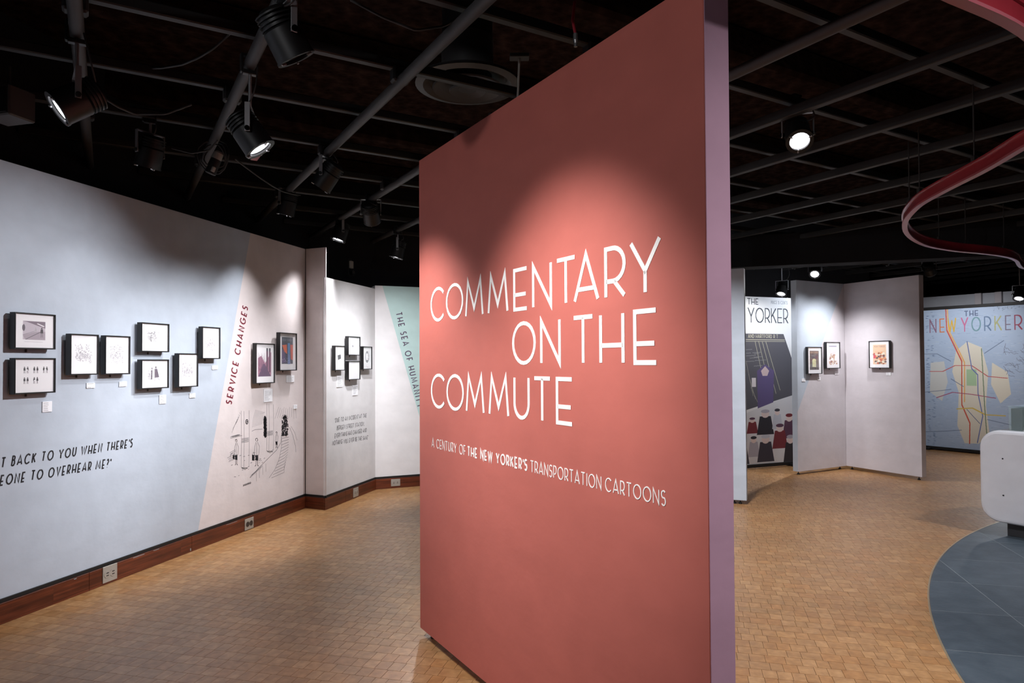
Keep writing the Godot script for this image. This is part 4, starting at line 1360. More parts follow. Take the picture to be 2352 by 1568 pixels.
func wall_art(called: String, label: String, w: Transform3D) -> Node3D:
	return thing(called, label, "wall text", w * Transform3D(Basis(), Vector3(0, 0, -0.0088)))
func build_wall_lettering(WL: Transform3D, WB: Transform3D, WC: Transform3D) -> void:
	var t := wall_art("wall_quote", "black handwritten two-line quote on the pale blue wall", WL)
	wall_text(t, WL, "BACK TO YOU WHEN THERE'S", 27, 306, 1071.5, 1027.5, 0.066, 0.0095, M.ink, 0.16, 0.025, "GET ")
	wall_text(t, WL, "TO OVERHEAR ME?\"", 71, 256, 1105, 1073, 0.066, 0.0095, M.ink, 0.16, 0.025, "SOMEONE ")
	t = wall_art("wall_quote", "small black handwritten four-line quote on the white wall below four frames", WB)
	var lines := [["\"DUE TO AN INCIDENT AT THE", 770, 843, 970.5, 958.5], ["BERGEN STREET STATION,", 775, 838, 988, 977.5], ["EVERYTHING HAS CHANGED AND", 770, 843, 1006, 992], ["NOTHING WILL EVER BE THE SAME\"", 764.5, 847, 1023, 1008.5]]
	for l in lines:
		wall_text(t, WB, l[0], l[1], l[2], l[3], l[4], 0.05, 0.0062, M.ink, 0.14, 0.03)
	# section titles climbing along the colour edges
	t = wall_art("section_title", "maroon capitals climbing along the edge of the pink field", WL)
	var a := on_wall2(WL, 534, 930)
	var b := on_wall2(WL, 572, 706)
	words(t, M.maroon, "SERVICE CHANGES", 0.088, a.distance_to(b), 0.32, 0.0135, 0.0006, a, (b - a).angle(), 2.0)
	t = wall_art("section_title", "dark plum capitals running down the mint green field", WC)
	a = on_wall2(WC, 908.5, 718)
	b = on_wall2(WC, 956, 924)
	var one := a.distance_to(b) / text_width("THE SEA OF HUMANIT", 0.32)
	words(t, M.plum, "THE SEA OF HUMANITY", 0.085, one * text_width("THE SEA OF HUMANITY", 0.32), 0.32, 0.0125, 0.0006, a, (b - a).angle(), 2.0)
	build_mural(WL)
func build_mural(WL: Transform3D) -> void:
	var t := thing("line_mural", "pen drawing of a subway platform printed on the pale pink wall", "mural", WL * Transform3D(Basis(), Vector3(0, 0, -0.0088)))
	var pens := [MB.new(), MB.new()]   # thin, dark
	var Z := func(x: float, y: float) -> Vector2:
		return on_wall2(WL, 400.0 + x * 0.2468, 900.0 + y * 0.2468)
	var line := func(pen: int, sw: float, l: Array) -> void:
		var pts := PackedVector2Array()
		for i in range(0, l.size(), 2):
			pts.append(Z.call(l[i], l[i + 1]))
		pens[pen].stroke(pts, sw, 0.0, 0.0004, 1.5)
	var rng := RandomNumberGenerator.new()
	rng.seed = 8
	# columns
	for c in [[632, 705, 175, 700], [868, 930, 110, 545]]:
		for x in [c[0], c[0] + (c[1] - c[0]) * 0.35, c[1]]:
			line.call(0, 0.004, [x, c[2] + rng.randf_range(-8, 8), x + 2, (c[2] + c[3]) * 0.5, x - 1, c[3]])
		line.call(0, 0.005, [c[0], c[3], (c[0] + c[1]) * 0.5, c[3] + 22, c[1], c[3] - 12])
		for k in 6:
			line.call(1, 0.006, [c[0] + 4 + k * 9, c[3] + 2, c[0] + 12 + k * 9, c[3] + 14])
		for k in 5:
			line.call(0, 0.004, [c[0] + 4, c[2] + 260 + k * 9, c[1] - 4, c[2] + 250 + k * 9])
	# round sign on the near column
	var ring := []
	for k in 13:
		ring.append_array([684 + 11 * cos(TAU * k / 12), 277 + 20 * sin(TAU * k / 12)])
	line.call(1, 0.009, ring)
	line.call(1, 0.008, [680, 270, 690, 276, 680, 284])
	# vault lines
	for k in 9:
		line.call(0, 0.0032, [545 + k * 9, 380 - k * 24, 560 + k * 8, 330 - k * 16, 590 + k * 4, 280 - k * 9])
	for k in 8:
		line.call(0, 0.0032, [735 + 12 * k, 330 - 4 * k, 745 + 13 * k, 240 - 6 * k, 768 + 12 * k, 165 + 3 * k])
	for k in 10:
		line.call(0, 0.0032, [945 + 22 * k, 250 - 6 * (k % 4), 960 + 20 * k, 200, 980 + 17 * k, 140 + 8 * (k % 3)])
	# tunnel mouths filled with dense looping pen strokes
	for tn in [[852, 325, 12, 95], [1036, 315, 28, 92]]:
		for k in 150:
			var f := rng.randf()
			var yy: float = tn[1] - tn[3] + f * tn[3] * 2.0
			var half: float = tn[2] * (sqrt(clampf(1.0 - pow(1.0 - f * 2.2, 2), 0, 1)) if f < 0.45 else 1.0)
			var xx: float = tn[0] + rng.randf_range(-1, 1) * half
			line.call(1, 0.0075, [xx - 4, yy, xx + 1, yy - 7, xx + 5, yy + 2, xx, yy + 6])
		var edge := []
		for k in 9:
			var an := PI * k / 8.0
			edge.append_array([tn[0] - cos(an) * (tn[2] + 4), tn[1] - 60 - sin(an) * 42])
		line.call(0, 0.005, edge)
	# platform edge, track bed, sleepers
	line.call(0, 0.006, [1005, 400, 1000, 470, 960, 540, 880, 620, 800, 700, 712, 800])
	line.call(0, 0.005, [1010, 420, 1004, 520, 985, 620, 945, 720, 890, 800])
	line.call(0, 0.005, [1082, 330, 1110, 400, 1135, 500, 1140, 560])
	line.call(0, 0.004, [1095, 320, 1130, 380, 1150, 450])
	for k in 14:
		var f := k / 13.0
		line.call(0, 0.0042, [1012 - 100 * f * f, 400 + 400 * f, 1040 - 10 * f, 398 + 350 * f, 1072 + 20 * f - 60 * f * f, 396 + 300 * f])
	for k in 12:
		line.call(0, 0.0036, [715 + 9 * k, 800 - 8 * k + rng.randf_range(-6, 6), 722 + 9 * k, 775 - 8 * k, 745 + 8 * k, 765 - 7 * k])
	for k in 4:
		line.call(0, 0.0036, [770 + 30 * k, 745 - 26 * k, 772 + 30 * k, 830 - 30 * k])
	# far platform wall
	for k in 7:
		line.call(0, 0.0034, [530 + 6 * k, 420 - 4 * (k % 3), 600 + 4 * k, 400 - 5 * (k % 2)])
	line.call(0, 0.004, [730, 365, 760, 350, 830, 345])
	line.call(0, 0.004, [530, 430, 640, 405])
	# waiting figures as loose pen outlines
	for g in [[585, 440, 680, 20], [775, 430, 690, 26], [960, 370, 520, 15]]:
		var x: float = g[0]
		var y0: float = g[1]
		var y1: float = g[2]
		var r: float = g[3]
		var hgt := y1 - y0
		line.call(1, 0.0055, [x - r * .3, y0 + hgt * .1, x - r * .4, y0 + hgt * .02, x + r * .2, y0, x + r * .4, y0 + hgt * .07, x, y0 + hgt * .12])
		line.call(0, 0.005, [x - r * .2, y0 + hgt * .13, x - r * .7, y0 + hgt * .3, x - r * .8, y0 + hgt * .62, x + r * .7, y0 + hgt * .6, x + r, y0 + hgt * .3, x + r * .3, y0 + hgt * .13])
		line.call(0, 0.005, [x, y0 + hgt * .16, x + 1, y0 + hgt * .6])
		for k in 9:
			line.call(1, 0.006, [x - r * .5 + rng.randf_range(-3, 3), y0 + hgt * (.62 + .02 * k), x + r * .55, y0 + hgt * (.63 + .02 * k)])
		line.call(1, 0.006, [x - r * .2, y0 + hgt * .8, x - r * .25, y0 + hgt * .97, x - r * .6, y1])
		line.call(1, 0.006, [x + r * .3, y0 + hgt * .8, x + r * .3, y0 + hgt * .96, x + r * .7, y1])
	for q in [[563, 605, 9, 16], [745, 612, 13, 26]]:
		for k in 12:
			line.call(1, 0.006, [q[0] - q[2], q[1] - q[3] + k * q[3] / 6.0, q[0] + q[2] * rng.randf_range(.4, 1), q[1] - q[3] + k * q[3] / 6.0 + 3])
		line.call(0, 0.005, [q[0] - q[2], q[1] - q[3], q[0], q[1] - q[3] * 2.1, q[0] + q[2], q[1] - q[3]])
	for k in 26:
		var x := rng.randf_range(505, 860)
		var y := rng.randf_range(560, 800)
		if y > 800 - (x - 700) * 0.9:
			continue
		line.call(0, 0.005, [x, y, x + rng.randf_range(6, 18), y - rng.randf_range(0, 8)])
	for k in 8:
		line.call(0, 0.004, [500 + rng.randf_range(0, 30), 650 - 12 * k, 550 + rng.randf_range(0, 30), 620 - 12 * k])
	# signature squiggle
	for k in 7:
		line.call(1, 0.005, [648 + 11 * k, 880 - 4 * k, 651 + 11 * k, 860 - 4 * k, 656 + 11 * k, 868 - 4 * k, 652 + 11 * k, 876 - 4 * k])
	part("thin_pen_lines", pens[0], M.ink_soft, t)
	part("dark_pen_lines", pens[1], M.ink, t)

# ---------------------------------------------------------------- pictures and cards
func build_pictures(WL: Transform3D, WB: Transform3D, ZA: Transform3D, ZB: Transform3D) -> void:
	var one := func(l: Array) -> Array:   # a view cut 480 x 320 from (0, 640)
		return [l[0] / 4.9, l[1] / 4.9, 640 + l[2] / 4.9, 640 + l[3] / 4.9, 640 + l[4] / 4.9, 640 + l[5] / 4.9]
	var two := func(l: Array) -> Array:   # a view cut 580 wide from (400, 640)
		return [400 + l[0] * .2468, 400 + l[1] * .2468, 640 + l[2] * .2468, 640 + l[3] * .2468, 640 + l[4] * .2468, 640 + l[5] * .2468]
	var three := func(l: Array) -> Array:   # a view cut 220 wide from (1840, 770)
		var k := 0.09354
		return [1840 + l[0] * k, 1840 + l[1] * k, 770 + l[2] * k, 770 + l[3] * k, 770 + l[4] * k, 770 + l[5] * k]
	var gl := "framed cartoons on the blue wall"
	framed(WL, one.call([168., 630., 375., 790., 402., 793.]), "platform", "framed_drawing", "black-framed landscape cartoon of a grey train platform with two figures", gl)
	framed(WL, one.call([165., 630., 890., 1302., 893., 1280.]), "five", "framed_drawing", "black-framed landscape cartoon of five pairs of small black figures", gl)
	framed(WL, one.call([795., 1115., 618., 1086., 628., 1077.]), "crowd", "framed_drawing", "black-framed upright pen sketch of a crowd, beside the shop cartoon", gl)
	framed(WL, one.call([1187., 1470., 636., 1078., 647., 1073.]), "shop", "framed_drawing", "black-framed upright pen sketch of a crowd under a ruled sign band", gl)
	framed(WL, one.call([1595., 1908., 488., 822., 510., 825.]), "street", "framed_drawing", "black-framed landscape pen sketch with small dark scribble above its neighbour", gl)
	framed(WL, one.call([1595., 1905., 905., 1243., 910., 1228.]), "two", "framed_drawing", "black-framed landscape cartoon of two people in dark coats", gl)
	framed(WL, one.call([2012., 2233., 838., 1223., 840., 1213.]), "subway", "framed_drawing", "black-framed upright pale lilac sketch of passengers between poles", gl)
	framed(WL, two.call([265., 432., 442., 746., 455., 746.]), "hats", "framed_drawing", "small black-framed upright sketch hung highest beside the maroon capitals", gl)
	var gp := "framed colour prints on the pink field"
	framed(WL, two.call([765., 940., 597., 978., 605., 968.]), "towers", "framed_print", "black-framed upright print of rose-coloured towers and a street", gp)
	framed(WL, two.call([985., 1145., 497., 856., 509., 853.]), "canyon", "framed_print", "black-framed upright print with a dark band over orange and blue", gp)
	var gb := "framed cartoons on the white wall"
	framed(WB, two.call([1500., 1595., 620., 855., 625., 852.]), "bus", "framed_drawing", "black-framed upright cartoon with a dark vehicle on the white wall", gb)
	framed(WB, two.call([1623., 1735., 533., 713., 540., 711.]), "cup", "framed_drawing", "small black-framed pale sketch hung topmost of four on the white wall", gb)
	framed(WB, two.call([1625., 1735., 763., 942., 765., 937.]), "note", "framed_drawing", "small black-framed nearly blank sketch hung lowest of four on the white wall", gb)
	framed(WB, two.call([1762., 1845., 628., 843., 632., 843.]), "car", "framed_drawing", "black-framed upright cartoon of a car seen from above on the white wall", gb)
	var gs := "framed colour prints on the folding screen"
	framed(ZA, three.call([172., 520., 278., 950., 285., 942.]), "night", "framed_print", "black-framed dark print with one lit doorway on the folding screen", gs)
	framed(ZA, three.call([628., 965., 160., 815., 165., 808.]), "arch", "framed_print", "black-framed light print of an arched hall and crowd on the folding screen", gs)
	framed(ZB, three.call([1660., 2165., 140., 805., 125., 805.]), "market", "framed_print", "black-framed warm print of a busy crowd alone on its screen leaf", gs)
	var F := WL * Transform3D(Basis(), Vector3(0, 0, -0.0088))
	card(F, 96, 118, 921.6, 945.7, "tall white caption card below the five-pairs cartoon")
	card(F, 197.6, 216.7, 879, 891, "white caption card below the crowd sketch")
	card(F, 272.4, 289.8, 876, 887.5, "white caption card below the shop cartoon")
	card(F, 364.7, 380, 907, 927, "white caption card below the two dark coats cartoon")
	card(F, 434, 447.6, 903, 913.5, "white caption card below the pale lilac passenger sketch")
	card(F, 485.6, 499, 839.4, 848.5, "small white caption card below the highest-hung sketch")
	card(F, 605, 624.6, 893, 922.6, "largest white caption card, below the rose-coloured towers print")
	card(F, 657, 675, 862, 877.7, "white caption card below the orange and blue print")
	card(F, 673.5, 681.4, 929.5, 939, "small white caption card at the upper corner of the pen mural")
	var G := WB * Transform3D(Basis(), Vector3(0, 0, -0.0088))
	card(G, 772.7, 786, 862, 888.8, "tall white caption card below the dark vehicle cartoon")
	card(G, 809, 820.8, 884, 907.8, "tall white caption card below the nearly blank sketch")
	card(ZA, 1841, 1849.4, 869, 876, "tiny white caption card on the blue-grey part of the folding screen")
	card(ZA, 1877, 1884, 866, 873, "tiny white caption card below the lit doorway print")
	card(ZA, 1916.7, 1925.6, 853, 860, "tiny white caption card below the arched hall print")
	card(ZB, 2036, 2046.7, 855, 862, "tiny white caption card below the busy crowd print")
	outlet(WL, 235, 268, 1303, 1328, "metal outlet plate in the brown baseboard under the blue wall", 0.009)
	outlet(WL, 561.5, 581.5, 1193, 1211, "outlet with dark sockets in the baseboard below the pen mural", 0.009, true)
	outlet(WB, 811, 822.5, 1122, 1138, "small outlet plate in the baseboard under the handwritten quote", 0.009)
	outlet(wall_frame(on_level(862.5, 1123.8), on_level(962.4, 1115.8)), 898, 919, 1100.5, 1115, "pale outlet plate in the baseboard beside the red partition's edge", 0.009)

# ---------------------------------------------------------------- display console on the slate
func round_rect(w0: float, w1: float, h0: float, h1: float, r: float, inset: float) -> PackedVector2Array:
	var out := PackedVector2Array()
	var rr := maxf(0.005, r - inset)
	for c in [[w1 - r, h0 + r, -90.0], [w1 - r, h1 - r, 0.0], [w0 + r, h1 - r, 90.0], [w0 + r, h0 + r, 180.0]]:
		for k in 11:
			var a := deg_to_rad(c[2] + 9.0 * k)
			out.append(Vector2(c[0] + rr * cos(a), c[1] + rr * sin(a)))
	return out
func build_console() -> void:
	var ped := on_level(2297.6, 1226)
	var w := wall_frame(ped - BX * 0.1, ped - BX * 0.1 - AX)
	var t := thing("display_console", "low white console with rounded corners on a dark plinth over slate", "console", w)
	var mb := MB.new()
	var y0 := 0.12
	var y1 := 0.93
	var steps := [[0.03, 0.0], [0.014, -0.004], [0.004, -0.014], [0.0, -0.03], [0.0, -0.72], [0.014, -0.746], [0.03, -0.75]]
	var prev := PackedVector2Array()
	for i in steps.size():
		var cur := round_rect(-0.115, 1.75, y0, y1, 0.16, steps[i][0])
		if i > 0:
			for k in cur.size():
				var k2 := (k + 1) % cur.size()
				var a := Vector3(prev[k].x, prev[k].y, steps[i - 1][1])
				var b := Vector3(prev[k2].x, prev[k2].y, steps[i - 1][1])
				var c := Vector3(cur[k2].x, cur[k2].y, steps[i][1])
				var d := Vector3(cur[k].x, cur[k].y, steps[i][1])
				mb.poly([a, b, c, d], (a + c) * 0.5 - Vector3(0.8, 0.5, -0.37))
		prev = cur
	for e in [[0.03, 0.0, Vector3.BACK], [0.03, -0.75, Vector3.FORWARD]]:
		var pts := []
		for p in round_rect(-0.115, 1.75, y0, y1, 0.16, e[0]):
			pts.append(Vector3(p.x, p.y, e[1]))
		mb.poly(pts, e[2])
	part("body", mb, M.console, t, "white body with rounded corners")
	mb = MB.new()
	mb.at_box(Vector3(0.85, 0.065, -0.37), Vector3(1.58, 0.13, 0.56), 0.004)
	part("plinth", mb, M.plinth, t, "dark recessed plinth")
	for x in [0.074, 1.5]:
		for y in [0.685, 0.365]:
			mb = MB.new()
			mb.lathe(Transform3D(Basis(), Vector3(x, y, 0)), [Vector2(0.007, 0.0), Vector2(0.007, 0.002), Vector2(0, 0.003)], 10)
			part("bolt", mb, M.ink, t, "dark bolt head")
	# clear case standing on the console
	var t2 := thing("display_case", "clear glass case with dark panels and a pale green booklet on the console", "display case", w * Transform3D(Basis(), Vector3(0.105, 0.93, -0.05)))
	var pane := func(c: Vector3, s: Vector3) -> void:
		var q := MB.new()
		q.at_box(c, s, 0.001)
		part("pane", q, M.glass, t2)
	pane.call(Vector3(0.3, 0.1025, 0), Vector3(0.6, 0.205, 0.006))
	pane.call(Vector3(0.3, 0.1025, -0.4), Vector3(0.6, 0.205, 0.006))
	pane.call(Vector3(0.003, 0.1025, -0.2), Vector3(0.006, 0.205, 0.39))
	pane.call(Vector3(0.597, 0.1025, -0.2), Vector3(0.006, 0.205, 0.39))
	pane.call(Vector3(0.3, 0.208, -0.2), Vector3(0.6, 0.006, 0.406))
	var box_part := func(called: String, c: Vector3, s: Vector3, m: Material) -> void:
		var q := MB.new()
		q.at_box(c, s, 0.003)
		part(called, q, m, t2)
	box_part.call("dark_panel", Vector3(0.058, 0.1, -0.02), Vector3(0.09, 0.19, 0.02), mat(c8(40, 52, 58), 0.4))
	box_part.call("dark_panel", Vector3(0.022, 0.1, -0.2), Vector3(0.02, 0.19, 0.3), mat(c8(44, 54, 62), 0.4))
	box_part.call("booklet", Vector3(0.2, 0.1, -0.02), Vector3(0.17, 0.19, 0.014), mat(c8(178, 190, 160), 0.7))
	box_part.call("white_top_edge", Vector3(0.3, 0.214, -0.2), Vector3(0.62, 0.006, 0.42), M.glass)
	var sp := MB.new()
	sp.at_box(Vector3(0.42, 0.25, -0.25), Vector3(0.58, 0.015, 0.3), 0.003)
	part("upper_shelf", sp, M.mat_board, t2, "white shelf above the case")
	for x in [0.18, 0.56]:
		sp = MB.new()
		sp.tube(PackedVector3Array([Vector3(x, 0.215, -0.3), Vector3(x, 0.245, -0.3)]), 0.006, 8)
		part("shelf_post", sp, M.steel, t2)

# ---------------------------------------------------------------- curving red rail
func build_rail() -> void:
	var h := 2.62
	var raw := []
	for p in [[2190, 0], [2280, 38], [2352, 78], [2430, 150], [2470, 240], [2430, 300], [2352, 341], [2300, 372], [2250, 400], [2200, 425], [2150, 451], [2115, 471], [2095, 489], [2082, 505], [2078, 518], [2080, 532], [2090, 545], [2106, 556], [2130, 566], [2165, 573], [2200, 578], [2245, 582], [2290, 587], [2320, 593], [2335, 600], [2341, 610], [2352, 617], [2400, 624]]:
		raw.append(on_level(p[0], p[1], h))
	raw.push_front(on_level(2050, -70, h))
	raw.push_front(on_level(1860, -190, h))
	var c := Curve3D.new()
	for i in raw.size():
		var a: Vector3 = raw[maxi(i - 1, 0)]
		var b: Vector3 = raw[mini(i + 1, raw.size() - 1)]
		var tan := (b - a).normalized()
		var l0: float = raw[i].distance_to(a) / 3.0
		var l1: float = raw[i].distance_to(b) / 3.0
		c.add_point(raw[i], -tan * l0, tan * l1)
	var n := 220
	var L := c.get_baked_length()
	var pts := PackedVector3Array()
	for i in n + 1:
		pts.append(c.sample_baked(L * i / n))
	var t := thing("ceiling_rail", "glossy dark red rail snaking below the black ceiling on thin hangers", "rail")
	var sweep := func(prof: Array, m: Material, called: String, label: String) -> void:
		var mb := MB.new()
		for i in n:
			var f := func(k: int, q: Vector2) -> Vector3:
				var d := (pts[mini(k + 1, n)] - pts[maxi(k - 1, 0)]).normalized()
				return pts[k] + d.cross(Vector3.UP).normalized() * q.x + Vector3.UP * q.y
			var cen: Vector3 = pts[i] + Vector3.UP * ((prof[0].y + prof[2].y) * 0.5)
			for k in prof.size():
				var q0: Vector2 = prof[k]
				var q1: Vector2 = prof[(k + 1) % prof.size()]
				var a: Vector3 = f.call(i, q0)
				var b: Vector3 = f.call(i, q1)
				var e: Vector3 = f.call(i + 1, q1)
				var g: Vector3 = f.call(i + 1, q0)
				mb.poly([a, b, e, g], (a + e) * 0.5 - (cen + pts[i + 1] + Vector3.UP * ((prof[0].y + prof[2].y) * 0.5)) * 0.5)
		part(called, mb, m, t, label)
	sweep.call([Vector2(-0.012, 0.012), Vector2(0.012, 0.012), Vector2(0.012, 0.075), Vector2(-0.012, 0.075)], M.rail_red, "web", "dark red web")
	sweep.call([Vector2(-0.019, 0.0), Vector2(0.019, 0.0), Vector2(0.019, 0.012), Vector2(-0.019, 0.012)], M.rail_pink, "lower_flange", "pale pink-red lower edge")
	sweep.call([Vector2(-0.022, 0.075), Vector2(0.022, 0.075), Vector2(0.022, 0.085), Vector2(-0.022, 0.085)], M.rail_red, "upper_flange", "")
	for px in [[2240, 405], [2113, 472], [2088, 495], [2218, 580], [2150, 572], [2310, 590]]:
		var p := on_level(px[0], px[1], h)
		var best := pts[0]
		for q in pts:
			if q.distance_to(p) < best.distance_to(p):
				best = q
		var mb := MB.new()
		mb.tube(PackedVector3Array([best + Vector3.UP * 0.08, Vector3(best.x, 3.17, best.z)]), 0.0045, 6)
		var hg := part("hanger", mb, M.cable, t, "thin hanger rod")
		mb = MB.new()
		mb.at_box(best + Vector3.UP * 0.1, Vector3(0.03, 0.045, 0.03), 0.005)
		part("clip", mb, M.channel, hg)

# ---------------------------------------------------------------- ceiling gear
func build_ceiling_gear(WB: Transform3D, WC: Transform3D) -> void:
	# round diffuser
	var dp := on_level(1074, 196, 3.36)
	var t := thing("air_diffuser", "round black air diffuser of nested rings above the red partition", "diffuser", Transform3D(Basis(), dp))
	var down := Basis(Vector3.RIGHT, PI / 2)
	var xf := Transform3D(down, Vector3.ZERO)
	var mb := MB.new()
	mb.lathe(xf, [Vector2(0.17, -0.3), Vector2(0.17, -0.06), Vector2(0.335, -0.02), Vector2(0.34, 0.0), Vector2(0.29, 0.012), Vector2(0.25, -0.02), Vector2(0.16, -0.06)], 40)
	part("outer_cone", mb, M.duct, t)
	mb = MB.new()
	mb.lathe(xf, [Vector2(0.1, -0.03), Vector2(0.23, 0.02), Vector2(0.225, 0.03), Vector2(0.17, 0.012), Vector2(0.1, -0.02)], 40)
	part("middle_cone", mb, M.duct, t)
	mb = MB.new()
	mb.lathe(xf, [Vector2(0.04, 0.0), Vector2(0.12, 0.036), Vector2(0.115, 0.045), Vector2(0.06, 0.03), Vector2(0, 0.028)], 30)
	part("inner_cone", mb, M.duct, t)
	mb = MB.new()
	mb.tube(PackedVector3Array([Vector3(0, 0.29, 0), Vector3(0, 0.56, 0)]), 0.165, 20)
	part("neck", mb, M.lamp_black, t)
	# hanging rod
	var rp := on_level(1193, 135, 3.12)
	t = thing("threaded_rod", "thin pale rod hanging from a pipe down behind the red partition", "rod", Transform3D(Basis(), rp))
	mb = MB.new()
	mb.tube(PackedVector3Array([Vector3.ZERO, Vector3(-0.02, -0.42, 0)]), 0.006, 8)
	part("rod", mb, M.plate, t)
	mb = MB.new()
	mb.at_box(Vector3(0, 0.01, 0), Vector3(0.1, 0.02, 0.06), 0.003)
	part("bracket", mb, M.channel, t)
	# taped cable end
	var cp := on_level(1322, 75, 3.05)
	t = thing("cable_end", "taped cable end with a silver tip above the red partition", "cable", Transform3D(Basis(), cp))
	mb = MB.new()
	mb.tube(PackedVector3Array([Vector3(0.0, 0.16, -0.03), Vector3(-0.012, 0.06, -0.01), Vector3(0.0, -0.01, 0)]), 0.007, 8)
	part("lead", mb, M.rail_red, t, "red lead")
	mb = MB.new()
	mb.lathe(Transform3D(Basis(Vector3.RIGHT, PI / 2), Vector3(0, -0.005, 0)), [Vector2(0, 0), Vector2(0.011, 0), Vector2(0.012, 0.03), Vector2(0.008, 0.045), Vector2(0.008, 0.06), Vector2(0, 0.06)], 10)
	part("plug", mb, M.steel, t)
	# coiled sensor on the second pipe
	var sp := at_pipe(493, 375, 0.63)
	t = thing("wrapped_adapter", "white capped cylinder tied in cable loops below a pipe", "adapter", Transform3D(Basis(), sp))
	mb = MB.new()
	var tilt := Transform3D(Basis(Vector3.FORWARD, 0.4) * Basis(Vector3.RIGHT, PI / 2), Vector3.ZERO)
	mb.lathe(tilt, [Vector2(0, -0.09), Vector2(0.02, -0.088), Vector2(0.032, -0.075), Vector2(0.034, -0.03)], 16)
	part("cap", mb, M.plate, t)
	mb = MB.new()
	mb.lathe(tilt, [Vector2(0.035, -0.03), Vector2(0.036, 0.075), Vector2(0.03, 0.08), Vector2(0, 0.08)], 16)
	part("body", mb, M.lamp_black, t)
	mb = MB.new()
	mb.box(tilt * Transform3D(Basis(Vector3.BACK, 0.6), Vector3(0.02, 0.028, 0.045)), Vector3(0.03, 0.02, 0.035), 0.002)
	part("sticker", mb, M.plate, t)
	for k in 3:
		mb = MB.new()
		var lp := PackedVector3Array()
		for j in 15:
			var a := TAU * j / 14.0
			lp.append(Vector3(cos(a) * (0.07 + 0.02 * k), 0.05 + sin(a) * (0.08 + 0.02 * k), 0.03 * sin(a * 2.0 + k)))
		mb.tube(lp, 0.0045, 6)
		part("cable_loop", mb, M.cable, t)
	# loudspeaker box high on the near side
	var bp := on_level(20, 242, 3.0)
	t = thing("ceiling_speaker", "dark grey box speaker hung under the ceiling beside the long wall", "speaker", Transform3D(Basis(Vector3.UP, deg_to_rad(-14.4)), bp))
	mb = MB.new()
	mb.at_box(Vector3.ZERO, Vector3(0.2, 0.17, 0.16), 0.008)
	part("cabinet", mb, M.duct, t)
	mb = MB.new()
	mb.at_box(Vector3(0, 0, 0.082), Vector3(0.17, 0.14, 0.006), 0.002)
	part("grille", mb, M.lamp_black, t)
	mb = MB.new()
	mb.tube(PackedVector3Array([Vector3(0, 0.08, 0), Vector3(0, 0.22, 0)]), 0.01, 8)
	part("bracket", mb, M.channel, t)
	# white alarm plate on the black wall
	var ap := on_wall(WB, 803.5, 608, -0.23)
	t = thing("wall_sounder", "small white plate over a black horn on the black upper wall", "alarm", WB * Transform3D(Basis(), ap))
	mb = MB.new()
	mb.at_box(Vector3(0, 0.0, 0.02), Vector3(0.06, 0.09, 0.03), 0.004)
	part("plate", mb, M.plate, t)
	mb = MB.new()
	mb.lathe(Transform3D(Basis(), Vector3(0, -0.1, 0.0)), [Vector2(0.02, 0), Vector2(0.035, 0.05), Vector2(0.03, 0.05), Vector2(0, 0.02)], 14)
	part("horn", mb, M.lamp_black, t)
	mb = MB.new()
	mb.at_box(Vector3(0, -0.03, 0.003), Vector3(0.08, 0.2, 0.006), 0.002)
	part("backplate", mb, M.lamp_black, t)
	# red painted bracket beside the lit spotlight
	var kp := on_level(592, 346, 3.02)
	t = thing("red_bracket", "dark red metal bracket with a white corner beside a lit spotlight", "bracket", Transform3D(Basis(Vector3.UP, deg_to_rad(-59.35)), kp))
	mb = MB.new()
	mb.at_box(Vector3.ZERO, Vector3(0.3, 0.06, 0.05), 0.004)
	part("arm", mb, M.rail_red, t)
	mb = MB.new()
	mb.at_box(Vector3(0.07, -0.034, 0.0), Vector3(0.1, 0.008, 0.045), 0.001)
	part("white_tab", mb, M.plate, t)
	mb = MB.new()
	mb.at_box(Vector3(-0.1, 0.07, 0.0), Vector3(0.03, 0.1, 0.03), 0.002)
	part("hook", mb, M.channel, t)
	# swags of cable between the pipes
	var swags := [
		[[[805, 0, 3.3], [880, 40, 3.22], [955, 70, 3.18], [1020, 60, 3.2], [1090, 20, 3.3]], "cable swag crossing above the diffuser"],
		[[[345, 158, 3.2], [420, 148, 3.17], [490, 112, 3.2], [545, 62, 3.28]], "cable swag between the first two pipes"],
		[[[215, 210, 3.02], [270, 245, 2.98], [310, 262, 2.98], [380, 262, 2.99], [440, 240, 3.05]], "thin cable drooping beside a lit spotlight"],
		[[[395, 340, 3.02], [440, 352, 2.98], [480, 345, 3.0], [500, 322, 3.06]], "short looped cable at the wrapped adapter"],
		[[[540, 365, 3.05], [600, 410, 2.99], [650, 440, 2.97], [690, 448, 3.0]], "cable sloping towards a spotlight over the pink field"]]
	for s in swags:
		var c := Curve3D.new()
		var ps := []
		for q in s[0]:
			ps.append(on_level(q[0], q[1], q[2]))
		for i in ps.size():
			var tan: Vector3 = (ps[mini(i + 1, ps.size() - 1)] - ps[maxi(i - 1, 0)]) / 6.0
			c.add_point(ps[i], -tan, tan)
		var pts := PackedVector3Array()
		for i in 25:
			pts.append(c.sample_baked(c.get_baked_length() * i / 24.0))
		mb = MB.new()
		mb.tube(pts, 0.006, 6)
		var o := part("ceiling_cable", mb, M.cable, self, s[1])
		o.name = numbered("ceiling_cable")
		o.set_meta("category", "cable")

